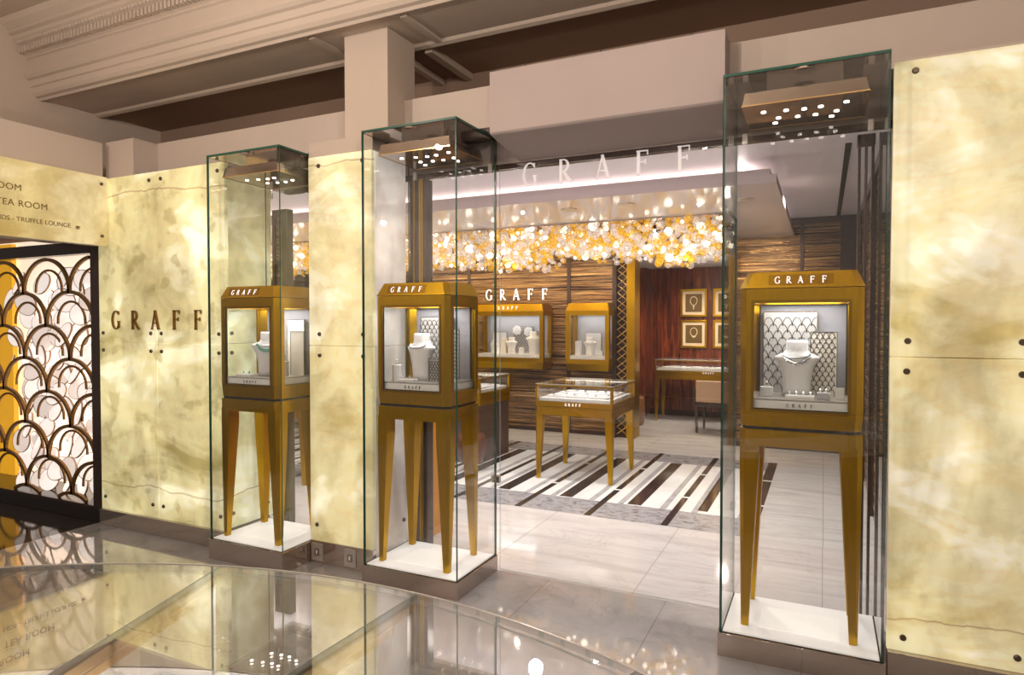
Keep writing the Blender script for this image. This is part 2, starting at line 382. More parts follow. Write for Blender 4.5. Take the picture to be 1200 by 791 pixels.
def graff_parts(parent, width, h, d, m, loc=(0, 0, 0), rot=(0, 0, 0), name='letter'):
    w = h*.62; adv = (width-w)/4; mw = Matrix.Translation(loc) @ Matrix.Rotation(rot[0], 4, 'X')
    for i, ch in enumerate('GRAFF'):
        mb = MB(); glyph(mb, ch, 0, h, w, d); p = mw @ Vector((-width/2+i*adv, 0, 0))
        mb.build(name, m, parent, p, rot)
def text_mesh(name, s, size, m, loc, rot, parent=None, spacing=1.0, ext=.001):
    c = bpy.data.curves.new(name, 'FONT'); c.body = s; c.size = size; c.extrude = ext; c.space_character = spacing
    o = bpy.data.objects.new(name, c); COL.objects.link(o)
    me = bpy.data.meshes.new_from_object(o.evaluated_get(bpy.context.evaluated_depsgraph_get())); bpy.data.objects.remove(o)
    me.materials.clear(); me.materials.append(M[m]); q = bpy.data.objects.new(name, me); COL.objects.link(q)
    q.location = loc; q.rotation_euler = rot
    if parent: q.parent = parent
    return q

# ------------------------------------------------------------------ floors
struct(MB().box(-5.05, 3.2, -3.5, 3.63, -.06, 0), 'floor', 'floor_hall')
struct(MB().box(-9.2, -5.05, -3.5, 3.9, -.06, 0), 'floor', 'floor_dark')
struct(MB().box(-5.05, 1.4, 3.63, 4.97, -.06, 0), 'floor', 'floor_threshold')
struct(MB().box(-5.05, 1.4, 4.97, 8.75, -.06, 0).box(-9.2, -5.05, 3.9, 8.75, -.06, 0), 'floor', 'floor_shop')
struct(MB().box(-3.6, 1.4, 8.75, 11.4, -.06, 0), 'floor', 'floor_shop')
# striped marble inlay
H_ = .002
bd = MB(); bl = MB(); wh = MB(); gr = MB(); pl = MB()
X0, X1 = -8.0, -.44
bd.box(X0, X1, 4.97, 5.41, 0, H_).box(X0, X1, 7.24, 7.70, 0, H_)
wh.box(X0, X1, 5.41, 7.24, 0, H_)
k = 0; x = -.44
while x > X0+.7:
    c0 = x-.09; c1 = x-.0
    segs = [(4.97, 5.83), (5.88, 6.78), (6.83, 7.70)]
    w = .055 if k else .09
    for a, b in segs: bl.box(x-w, x, a, b, H_, H_*2)
    m0 = x-.86*.62-.0
    xs = x-.62
    cb = x-.31-.0
    if k: pass
    bl.box(x-.98 if False else xs+.31-.36+.29-.06, xs+.31-.36+.29+.06, 5.43, 7.22, H_, H_*2) if k != 0 else bl.box(-.86-.06, -.86+.02, 5.48, 7.2, H_, H_*2)
    pl.box(xs+.10, xs+.15, 5.41, 7.24, H_, H_*2); pl.box(xs+.46, xs+.51, 5.41, 7.24, H_, H_*2)
    x -= .617; k += 1
struct(bd, 'floor_inlay_border', 'inlay_grey'); struct(wh, 'floor_inlay_ground', 'inlay_white')
struct(bl, 'floor_inlay_dark', 'inlay_black'); struct(pl, 'floor_inlay_pale', 'inlay_pale')

# ------------------------------------------------------------------ facade shell
struct(MB().box(-5.01, -3.735, 3.201, 3.62, 0, 2.64), 'wall_left', 'plaster')
struct(MB().box(-2.96, -2.52, 3.275, 3.62, 0, 2.68), 'wall_center', 'plaster')
struct(MB().box(.30, 3.2, 3.285, 3.80, 0, 2.68), 'wall_right', 'plaster')
# upper white band, set back behind the facade plane
struct(MB().box(-5.01, -1.60, 3.42, 3.62, 2.69, 2.93).box(-5.01, -3.66, 3.20, 3.42, 2.60, 2.64).box(-1.60, 3.2, 3.42, 3.62, 2.69, 2.93), 'wall_upper', 'plaster')
struct(MB().box(-4.98, -4.66, 3.22, 3.42, 2.64, 2.925), 'wall_upper', 'plaster')
struct(MB().box(-5.03, -4.93, -3.0, 3.16, 2.13, 2.90), 'wall_side', 'plaster')
# lintel box over the entrance and transom behind the cases
struct(MB().extX([(3.243, 2.932), (3.243, 2.600), (3.252, 2.592), (3.262, 2.588), (3.64, 2.530), (3.64, 2.61), (3.419, 2.62), (3.419, 2.932)], -1.68, -.432), 'lintel', 'header')
struct(MB().box(-3.70, -1.68, 3.64, 3.80, 2.525, 2.86).box(-1.68, -.40, 3.64, 3.80, 2.525, 2.86).box(-.40, .32, 3.65, 3.80, 2.525, 2.86), 'wall_transom', 'header')
struct(MB().box(-3.6, .30, 3.655, 3.70, 2.495, 2.525), 'trim_1', 'dark_frame')
# baseboards
struct(MB().box(-5.01, -3.66, 3.15, 3.20, 0, .12), 'baseboard_left', 'bronze_base', bevel=.003)
struct(MB().box(.262, 3.2, 3.22, 3.28, 0, .127), 'baseboard_right', 'bronze_base', bevel=.003)
struct(MB().box(-2.985, -2.485, 3.235, 3.27, 0, .145), 'baseboard_center', 'mirror', bevel=.003)
struct(MB().box(-9.2, -5.05, 3.62, 3.9, 0, 3.0), 'wall_display_back', 'shade_brown')
# hall column and ceiling
struct(MB().box(-2.985, -2.69, 3.245, 3.42, 2.60, 2.692).box(-2.69, -2.367, 3.243, 3.42, 2.69, 3.322).box(-2.69, -2.48, 3.243, 3.42, 2.60, 2.69).box(-2.69, -2.367, 3.42, 3.53, 2.931, 3.322), 'column', 'hall_plaster')
K = 1.066
prof = [(3.37, 3.30), (3.37, 3.195), (3.345, 3.183), (3.315, 3.19), (3.30, 3.203), (2.945, 3.203), (2.93, 3.19), (2.905, 3.185), (2.895, 3.20), (2.87, 3.205),
        (2.853, 3.225), (2.85, 3.262), (2.838, 3.268), (2.834, 3.31), (2.815, 3.318), (2.80, 3.335), (2.80, 3.352), (2.825, 3.356), (2.825, 3.455),
        (2.812, 3.462), (2.812, 3.475), (2.80, 3.482), (2.80, 3.53), (2.775, 3.54), (2.73, 3.57), (2.725, 3.59), (2.70, 3.60), (2.70, 3.62), (2.66, 3.65), (2.64, 3.68),
        (2.50, 3.68), (2.50, 3.70), (2.30, 3.70), (2.30, 3.72), (2.26, 3.73), (2.24, 3.76), (2.10, 3.76), (2.10, 3.95), (3.37, 3.95)]
prof = [(y*K, 1.55+(z-1.55)*K) for y, z in prof]
struct(MB().extX(prof, -5.60, 3.2), 'ceiling_beam', 'hall_plaster')
dn = MB()
x = -5.59
while x < 1.0:
    dn.box(x, x+.021, 2.942, 2.985, 3.612, 3.660); dn.ball((x+.012, 2.938, 3.690), .016, 0, 1); x += .0385
struct(dn, 'ceiling_dentils', 'hall_plaster')
struct(MB().box(-5.6, 3.2, 3.593, 4.22, 3.326, 3.6), 'ceiling_back', 'shade_brown')
struct(MB().box(-2.21, -2.165, 3.15, 3.56, 3.297, 3.32).box(-2.89, -2.84, 3.15, 3.56, 3.297, 3.32), 'ceiling_trim', 'hall_plaster')
struct(MB().box(-2.56, -2.515, 3.60, 4.14, 3.28, 3.325).box(-2.335, -2.28, 3.60, 4.14, 3.28, 3.325), 'ceiling_void_trim', 'hall_plaster')
struct(MB().box(-5.6, 3.2, 4.14, 4.22, 2.87, 3.6), 'wall_void', 'shade_brown')
seam = MB()
for sx in (-1.87, -1.33, -.75): seam.box(sx, sx+.006, 4.134, 4.14, 2.88, 3.32)
struct(seam, 'wall_void_seams', 'darkwood')
struct(MB().box(-5.75, -5.60, -3, 4.22, 2.2, 4.2), 'wall_upper_left', 'hall_plaster')
struct(MB().box(-5.6, 3.2, -3.0, 2.24, 3.95, 4.15).box(-5.6, 3.2, .6, 1.2, 3.7, 3.95), 'ceiling_hall', 'hall_plaster')

# ------------------------------------------------------------------ shop shell
struct(MB().box(-9.2, 1.4, 3.64, 8.9, 2.80, 2.86), 'ceiling_shop', 'shop_ceiling')
struct(MB().box(-9.0, -.33, 5.30, 8.62, 2.60, 2.665, [0, 1, 1, 1, 1, 1]), 'ceiling_raft', ['raft', 'raft_edge'])
struct(MB().box(-8.9, -.38, 5.36, 8.62, 2.665, 2.72), 'ceiling_raft_step', 'raft_edge')
lamp('cove_light', 'AREA', (-4.6, 5.80, 2.745), 13, (1, .80, .76), 8.0, .06, rot=(R(180+60), 0, 0))
lamp('entrance_uplight_fill', 'AREA', (-1.8, 3.86, 2.50), 26, (1, .94, .96), 3.6, .06, rot=(R(180-25), 0, 0))  # unseen strips added behind the transom to brighten the shop ceiling
lamp('entrance_uplight_fill', 'AREA', (-5.6, 4.0, 2.50), 18, (1, .95, .95), 3.6, .06, rot=(R(180-25), 0, 0))
lamp('cove_light', 'AREA', (-.62, 7.0, 2.745), 6, (1, .88, .86), .06, 3.0, rot=(R(180), R(65), 0))
bw = MB().box(-9.2, -2.54, 8.62, 8.75, 0, 2.8).box(-2.54, -.98, 8.62, 8.75, 2.455, 2.8).box(-.98, 1.4, 8.62, 8.75, 0, 2.8)
struct(bw, 'wall_back', 'strand')
struct(MB().box(-9.2, -9.1, 3.6, 8.62, 0, 2.8), 'wall_shop_left', 'strand')
struct(MB().box(.37, .45, 3.80, 8.62, 0, 2.8), 'wall_shop_right', 'strand')
ps = MB()
for x in (-8.0, -6.41, -4.813, -3.218): ps.box(x-.025, x+.025, 8.60, 8.62, .02, 2.6)
ps.box(-.262, -.222, 8.60, 8.62, .02, 2.76).box(.17, .35, 8.56, 8.62, .02, 2.76)
ps.box(-9.1, -2.54, 8.60, 8.62, 0, .05).box(-.98, .37, 8.60, 8.62, 0, .05).box(-.60, .37, 8.58, 8.62, 2.73, 2.80)
struct(ps, 'trim_2', 'dark_frame')
rp = MB()
for y in (7.25, 5.95, 5.0, 4.35): rp.box(.34, .37, y-.03, y+.03, 0, 2.8)
rp.box(.35, .37, 3.8, 8.6, 2.70, 2.80)
struct(rp, 'trim_3', 'dark_frame')
struct(MB().box(.125, .165, 5.15, 8.55, 2.792, 2.80), 'ceiling_slot', 'black')
# doorway to the salon
struct(MB().box(-2.56, -2.50, 8.50, 8.62, 0, 2.46).box(-2.50, -2.37, 8.52, 8.56, 2.41, 2.46).box(-2.50, -.98, 8.50, 8.62, 2.41, 2.46), 'door_1', 'dark_frame')
struct(MB().box(-2.37, -2.26, 8.53, 8.80, 0, 2.41).box(-1.07, -.98, 8.53, 8.80, 0, 2.41), 'trim_4', 'gold')
lt = MB()
z = .05
while z < 2.38:
    for sgn in (0, 1):
        a = (-2.50, 8.54, z) if sgn else (-2.37, 8.54, z); b = (-2.37, 8.54, z+.10) if sgn else (-2.50, 8.54, z+.10)
        lt.tube([a, b], .007, 5)
    z += .10
struct(lt, 'trim_5', 'brass')
struct(MB().box(-2.50, -2.37, 8.57, 8.60, 0, 2.41), 'trim_6', 'dark_frame')
# salon
struct(MB().box(-3.2, -2.54, 8.75, 8.85, 0, 2.45).box(-3.3, -3.2, 8.75, 11.1, 0, 2.45).box(-3.2, -2.645, 10.70, 11.0, 0, 2.45).box(-3.2, 1.0, 11.0, 11.1, 0, 2.45).box(.9, 1.0, 8.75, 11.0, 0, 2.45), 'wall_salon', 'redwood')
struct(MB().box(-2.64, .9, 10.985, 11.0, 0, .09), 'baseboard_salon', 'dark_frame')
pm = MB()
for x in (-2.46, -2.20, -1.64, -1.15): pm.box(x-.003, x+.003, 10.994, 11.0, .09, 2.45)
pm.box(-2.64, .9, 10.994, 11.0, 1.52, 1.526)
struct(pm, 'wall_salon_joints', 'dark_frame')
struct(MB().box(-3.3, 1.0, 8.75, 11.1, 2.45, 2.5), 'ceiling_salon', 'shop_ceiling')

# ------------------------------------------------------------------ onyx panels
def panel(x0, x1, z0, z1, y0, y1, m, label, bolts, group='backlit onyx panels', face='front'):
    o = empty('onyx_panel', label, 'wall panel', ((x0+x1)/2, (y0+y1)/2, z0), 0, group)
    cx, cy = (x0+x1)/2, (y0+y1)/2
    MB().box(x0-cx, x1-cx, y0-cy, y1-cy, .001, z1-z0-.001).build('slab', m, o, bevel=.002)
    for bx, bz in bolts:
        b = MB().lathe([(.0135, 0), (.0135, .006), (.010, .010), (.0, .010)], n=14)
        if face == 'front': b.build('bolt', 'bolt', o, (bx-cx, y0-cy, bz-z0), (R(90), 0, 0))
        else: b.build('bolt', 'bolt', o, (x1-cx, bx-cy, bz-z0), (0, R(90), 0))
    return o
pl_ = [(-5.01, -4.356), (-4.352, -3.66)]
for i, (a, b) in enumerate(pl_):
    e = 'between the scalloped window and the next slab' if i == 0 else 'behind the glass case with the emerald necklace'
    panel(a, b, 1.40, 2.635, 3.17, 3.20, 'onyx_left', ['upper greenish onyx panel with the letters G R, beside the scalloped window', 'upper greenish onyx panel with the letters F F, left of the emerald necklace case'][i], [(a+.05, 1.47), (b-.06, 1.47), (b-.06, 2.577)]+([(a+.06, 2.577)] if i else []))
    panel(a, b, .12, 1.40, 3.17, 3.20, 'onyx_left', ['lower greenish onyx panel directly right of the scalloped window', 'lower greenish onyx panel beside the emerald necklace case'][i], [(a+.05, 1.34), (b-.06, 1.34), (a+.05, .217), (b-.06, .217)])
panel(-2.985, -2.487, 1.402, 2.60, 3.24, 3.27, 'onyx_pier', 'upper cream onyx panel between the emerald case and the pearl case', [(-2.90, 1.475), (-2.555, 1.475), (-2.90, 2.54), (-2.555, 2.54)])
panel(-2.985, -2.487, .145, 1.40, 3.24, 3.27, 'onyx_pier', 'lower cream onyx panel above the socket plates', [(-2.90, 1.34), (-2.555, 1.34), (-2.93, .25)])
panel(.262, .80, 1.402, 2.66, 3.25, 3.28, 'onyx_right', 'upper yellow onyx panel at the right end of the shopfront', [(.325, 1.47), (.722, 1.47), (.34, 2.612)])
panel(.262, .80, .127, 1.40, 3.25, 3.28, 'onyx_right', 'lower yellow onyx panel at the right end of the shopfront', [(.323, 1.34), (.723, 1.34), (.323, .189), (.723, .189)])
panel(-3.73, -3.70, 1.402, 2.63, 3.205, 3.62, 'onyx_return', 'upper glowing onyx side panel inside the emerald case recess', [(3.255, 1.475), (3.57, 1.475)], face='side')
panel(-3.73, -3.70, .12, 1.40, 3.205, 3.62, 'onyx_return', 'lower glowing onyx side panel inside the emerald case recess', [(3.255, 1.34), (3.255, .22), (3.57, .22)], face='side')
panel(-2.516, -2.487, 1.402, 2.60, 3.275, 3.60, 'onyx_pale', 'upper pinkish side panel behind the pearl necklace case', [(3.33, 1.475)], face='side')
panel(-2.516, -2.487, .02, 1.40, 3.275, 3.60, 'onyx_pale', 'lower pinkish side panel behind the pearl necklace case', [(3.33, 1.34), (3.56, .25)], face='side')
o = empty('graff_letters', 'bronze GRAFF letters mounted on the greenish onyx wall', 'lettering', (-4.358, 3.168, 1.499)); graff_parts(o, .967, .137, .012, 'letter_bronze')

# entrance jamb in dark bronze with gold stripes
jb = empty('entrance_jamb', 'dark bronze jamb with gold stripes left of the entrance', 'door jamb', (-2.42, 3.67, 0))
MB().box(-.065, .065, -.03, .05, 0, 2.49).build('jamb_post', 'dark_frame', jb, bevel=.004)
MB().box(-.035, -.022, -.036, -.03, 0, 2.49).box(.012, .024, -.036, -.03, 0, 2.49).box(.03, .04, -.036, -.03, 0, 2.49).build('gold_stripe', 'gold', jb)
MB().box(-.18, -.12, .262, .56, 0, 1.02).box(-.183, -.117, .259, .563, 1.02, 1.035).build('side_plinth', 'amberboard', jb, bevel=.003)
# left window jamb behind the emerald case
jb = empty('window_jamb', 'dark bronze window jamb with strand veneer behind the emerald case', 'window jamb', (-3.57, 3.66, 0))
MB().box(-.13, -.105, -.03, .03, 0, 2.36).box(-.035, .022, -.03, .03, 0, 2.36).box(-.13, .022, -.03, .03, 2.33, 2.38).build('jamb_post', 'dark_frame', jb, bevel=.003)
MB().box(-.105, -.035, -.01, .02, 0, 2.34).build('veneer_strip', 'strand', jb)
# right door frame
jb = empty('door_frame', 'thin dark metal frames at the right edge behind the diamond case', 'door frame', (.185, 3.76, 0))
for x, w in ((-.03, .006), (0., .006), (.03, .006)): MB().box(x-w, x+w, -.03, .03, 0, 2.49).build('upright', 'dark_frame', jb)
MB().box(-.04, .04, -.03, .03, 2.44, 2.49).build('rail', 'dark_frame', jb)

# glass entrance screen with header letters and patch fittings
gs = empty('glass_screen', 'tall clear glass entrance screen between the pearl case and the diamond case', 'glass screen', (-1.13, 3.645, 0))
MB().pane(-.69, .695, 0, .008, .004, 2.494).build('glass_pane', ['glass', 'glass_edge_pale'], gs)
for x in (-.735, .70): MB().box(x-.012, x+.046 if x < 0 else x+.012, -.014, .022, .545, .59).build('patch_fitting', 'bronze_base', gs, bevel=.005)
o = empty('graff_letters', 'large pale GRAFF letters on the glass above the entrance', 'lettering', (-1.155, 3.642, 2.375)); graff_parts(o, 1.00, .138, .004, 'letter_face')
o = empty('graff_letters', 'white GRAFF letters on the veneer wall above the wide wall case', 'lettering', (-4.02, 8.595, 1.875)); graff_parts(o, .98, .155, .012, 'letter_white')

# ------------------------------------------------------------------ scalloped display window
dw = empty('display_window', 'black framed display window with bronze scalloped grille and backlit discs', 'display window', (-5.9, 3.2, 0))
def D(x): return x+5.9
MB().box(D(-7.4), D(-5.01), -.03, .40, 0, .105).build('plinth', 'black', dw, bevel=.004)
MB().box(D(-5.118), D(-5.012), -.03, .10, .105, 2.30).box(D(-7.4), D(-5.118), -.03, .06, 2.085, 2.18).box(D(-7.4), D(-5.118), -.035, 0, .105, .125).build('frame', 'dark_frame', dw, bevel=.003)
g = MB(); pitch, row = .617, .2678
def arc(mb, cx, ztop, hw, hh, y, wdt, dep, zmin=.12, xmax=-5.118, seg=20):
    pts = []
    for i in range(seg+1):
        a = math.pi*i/seg; X = cx-hw*math.cos(a); Z = ztop-hh+hh*math.sin(a)
        if i in (0, seg): Z -= .02
        pts.append((X, Z))
    run = []
    def flush():
        if len(run) > 1:
            rings = []
            for i, (X, Z) in enumerate(run):
                ax, az = run[max(i-1, 0)]; bx, bz = run[min(i+1, len(run)-1)]; q = math.hypot(bx-ax, bz-az) or 1
                nx, nz = -(bz-az)/q*wdt/2, (bx-ax)/q*wdt/2
                rings.append([(D(X+nx), y, Z+nz), (D(X-nx), y, Z-nz), (D(X-nx), y+dep, Z-nz), (D(X+nx), y+dep, Z+nz)])
            mb.loft(rings)
        run.clear()
    for X, Z in pts:
        if Z < zmin or X > xmax or X < -7.35: flush()
        else: run.append((X, Z))
    flush()
for r_ in range(8):
    zt = 2.060-r_*row
    for k in range(-4, 3):
        cx = -5.727+k*pitch+(.3085 if r_ % 2 else 0); arc(g, cx, zt, .3085, .262, -.018, .027, .02)
g.build('grille', 'grille_bronze', dw)
g = MB()
for r_ in range(9):
    zt = 2.0-r_*.2678
    for k in range(-4, 3):
        cx = -5.93+k*.617+(.3085 if r_ % 2 else 0); arc(g, cx, zt-.01, .185, .165, .12, .018, .012, seg=14, xmax=-5.2)
g.build('inner_grille', 'grille_bronze', dw)
n = 0
for r_ in range(12):
    for k in range(8):
        cx = -6.55+k*.185+random.uniform(-.04, .04)+(.09 if r_ % 2 else 0); cz = .17+r_*.158+random.uniform(-.03, .03)
        if cx > -5.2 or n >= 96: continue
        rr = random.uniform(.085, .125)
        d_ = MB().lathe([(0, -.006), (rr*.955, -.006), (rr*.955, .006), (0, .006)], n=24); d_.lathe([(rr*.955, -.0065), (rr, -.0065), (rr, .0065), (rr*.955, .0065), (rr*.955, -.0065)], n=24, mi=1, cap=False)
        d_.build('disc', ['crystal' if random.random() < .6 else 'crystal2', 'disc_rim'], dw, (D(cx), .20+random.uniform(-.05, .06), cz), (R(90)+random.uniform(-.5, .3), 0, random.uniform(-.5, .5)), smooth=False); n += 1
MB().box(D(-7.4), D(-5.118), .38, .40, .105, 2.30).build('light_panel', 'backlight', dw)
MB().box(D(-7.38), D(-6.85), .32, .36, .11, 2.28).build('amber_panel', 'amber_curtain', dw)

# hall sign
sg = empty('wall_sign', 'backlit onyx sign for the tea room above the scalloped window', 'sign', (-4.90, 2.2, 2.122))
MB().box(-.0, .03, -.9, .955, 0, .515).build('sign_slab', 'onyx_sign', sg, bevel=.002)
for bz in (.072, .458): MB().lathe([(.012, 0), (.012, .006), (.008, .009), (0, .009)], n=12).build('bolt', 'bolt', sg, (.03, .91, bz), (0, R(90), 0))
rot = (R(90), 0, R(90))
f_ = .9653
def sy(y): return y*.994-2.2
text_mesh('sign_text', 'ROOM', .060, 'letter_sign', (.031, sy(2.59)-.190, (2.436-1.55)*.994+1.55-2.122), rot, sg, 1.06)
q = text_mesh('sign_text', 'TEA', .060, 'letter_sign', (.031, sy(2.762)-.330, (2.331-1.55)*.994+1.55-2.122), rot, sg, 1.06)
text_mesh('sign_text', 'ROOM', .060, 'letter_sign', (.031, sy(2.762)-.330+max(v.co.x for v in q.data.vertices)+.022, (2.331-1.55)*.994+1.55-2.122), rot, sg, 1.06)
text_mesh('sign_text', 'NDS - TRUFFLE LOUNGE', .043, 'letter_sign', (.031, sy(2.91)-.480, (2.231-1.55)*.994+1.55-2.122), rot, sg, 1.0)
cu = MB().loft([[(0, a*.7+.0, 0) for a in (-.012, .012)]+[(0.001, a*.7, 0) for a in (.012, -.012)], [(0, a, .018) for a in (-.012, .012)]+[(0.001, a, .018) for a in (.012, -.012)]])
cu.box(0, .001, .012, .019, .006, .016).box(0, .001, -.016, .016, -.004, -.001)
cu.build('cup_mark', 'letter_sign', sg, (.031, sy(2.95), (2.231-1.55)*.994+1.55-2.122))

# socket plates on the centre plinth
for x, lb in ((-2.925, 'steel socket plate at the left end of the centre plinth'), (-2.66, 'steel socket plate right of centre on the plinth')):
    o = empty('socket_plate', lb, 'socket', (x, 3.235, .075), 0)
    MB().box(-.045, .045, -.006, 0, -.055, .055).build('plate', 'steel', o, bevel=.002)
    MB().box(-.02, .02, -.010, -.006, -.024, .024).build('switch', 'bronze_base', o, bevel=.002)
    MB().box(-.004, .004, -.012, -.010, -.012, .012).build('slot', 'white_plate', o)

# ------------------------------------------------------------------ glass cases
def glass_case(x0, x1, y0, y1, zb, zt, label, canopy_spots):
    cx = (x0+x1)/2; hw = (x1-x0)/2; d = y1-y0; t = .010
    o = empty('glass_display_case', label, 'display case', (cx, y0, 0), 0, 'tall glass cases of the shopfront')
    MB().box(-hw-.008, hw+.008, -.008, d, 0, zb-.006).build('plinth', 'bronze_base', o, bevel=.002)
    MB().box(-hw+t+.004, hw-t-.004, t+.004, d-t-.004, zb-.006, zb).build('floor_plate', 'plate_glow', o)
    MB().box(-.17, .17, .12, d-.13, zb, zb+.002).build('glow_pool', 'plate_glow_pool', o)  # added glowing patch for the pool of light under the cabinet
    for nm, b in (('front_glass', (-hw, hw, 0, t)), ('back_glass', (-hw, hw, d-t, d)), ('side_glass', (-hw, -hw+t, t, d-t)), ('side_glass', (hw-t, hw, t, d-t))):
        MB().pane(b[0], b[1], b[2], b[3], zb-.006 if nm != 'x' else 0, zt-.012).build(nm, ['glass', 'glass_edge'], o)
    MB().box(-hw, hw, 0, d, zt-.012, zt, [0, 1, 1, 1, 1, 1]).build('top_panel', ['mirror', 'glass_edge'], o)
    zl = zt-.138; c = MB(); bx, y0_, y1_ = hw-.075, .06, d-.03
    def rr(i, z): return [(-bx+i, y0_+i, z), (bx-i, y0_+i, z), (bx-i, y1_-i, z), (-bx+i, y1_-i, z)]
    c.loft([rr(.0, zl), rr(.012, zl+.062), rr(.10, zl+.070), rr(.10, zt-.012)])
    can = c.build('canopy', 'mirror_light', o)
    e = MB().box(-bx-.002, bx+.002, y0_-.003, y0_+.001, zl-.002, zl+.003).box(-bx-.002, bx+.002, y1_-.001, y1_+.003, zl-.002, zl+.003).box(-bx-.003, -bx+.001, y0_, y1_, zl-.002, zl+.003).box(bx-.001, bx+.003, y0_, y1_, zl-.002, zl+.003)
    e.build('canopy_rim', 'brass', can)
    for i, (u, v) in enumerate(canopy_spots):
        x = -hw+.14+u*(2*hw-.28); y = .13+v*(d-.22)
        MB().lathe([(0, 0), (.011, 0), (.011, .0015), (0, .0015)], c=(x, y, zl-.003), n=14).build('downlight', 'lamp', can)
    MB().lathe([(0, 0), (.045, 0), (.045, .008), (0, .008)], c=(.0, .045, zt-.022), n=20).build('vent_disc', 'bronze_base', o)
    for u, v in ((.15, .25), (.5, .12), (.85, .25), (.15, .8), (.5, .9), (.85, .8)):
        lamp('case_spot', 'SPOT', (-hw+.14+u*(2*hw-.28), .13+v*(d-.22), zl-.014), 9, (1, .92, .84), .012, spot=R(75), parent=o)
    for s in (-1, 1):
        MB().box(s*(hw-.045)-.014, s*(hw-.045)+.014, d-.002, d+.012, zt-.20, zt-.145).build('hinge_plate', 'steel', o, bevel=.004)
    return o
SP = [(.05, .2), (.2, .65), (.3, .25), (.42, .7), (.5, .3), (.62, .72), (.68, .28), (.85, .65), (.95, .2), (.15, .95), (.8, .95)]
glass_case(-3.62, -2.996, 3.0, 3.5, .137, 2.63, 'tall glass case around the emerald necklace cabinet', SP[:8])
glass_case(-2.475, -1.83, 3.13, 3.62, .105, 2.68, 'tall glass case around the pearl necklace cabinet', SP)
glass_case(-.425, .243, 3.14, 3.63, .115, 2.68, 'tall glass case around the diamond necklace cabinet on the right', SP)

# ------------------------------------------------------------------ cabinets
def chrect(x0, x1, y0, y1, c):
    return [(x0+c, y0), (x1-c, y0), (x1, y0+c), (x1, y1-c), (x1-c, y1), (x0+c, y1), (x0, y1-c), (x0, y0+c)]
def ring_rail(mb, x0, x1, y0, y1, c, w, z0, z1, ins0=0, ins1=0):
    n = 8
    o0 = chrect(x0+ins0, x1-ins0, y0+ins0, y1-ins0, c); o1 = chrect(x0+ins1, x1-ins1, y0+ins1, y1-ins1, c)
    i0 = chrect(x0+w, x1-w, y0+w, y1-w, .004)
    v = [(*p, z0) for p in o0]+[(*p, z1) for p in o1]+[(*p, z0) for p in i0]+[(*p, z1) for p in i0]; f = []
    for j in range(n):
        k = (j+1) % n
        f += [(j, k, n+k, n+j), (2*n+j, 3*n+j, 3*n+k, 2*n+k), (n+j, n+k, 3*n+k, 3*n+j), (j, 2*n+j, 2*n+k, k)]
    mb.add(v, f)
def taper_leg(sx, sy_, z0, z1, wt, wb, ins, ch):   # outer corner at (0,0); leg extends towards (-sx,-sy)
    def sq(w, i):
        c = ch*w/.09
        p = [(-i, -i-c), (-i-c, -i), (-i-w, -i), (-i-w, -i-w), (-i, -i-w)]
        return [(x*sx, y*sy_) for x, y in p]
    m = MB(); m.loft([[(x, y, z0) for x, y in sq(wb, ins)], [(x, y, z1-.10) for x, y in sq(wt, .001)], [(x, y, z1) for x, y in sq(wt, .001)]])
    return m
CW, CD = .258, .38
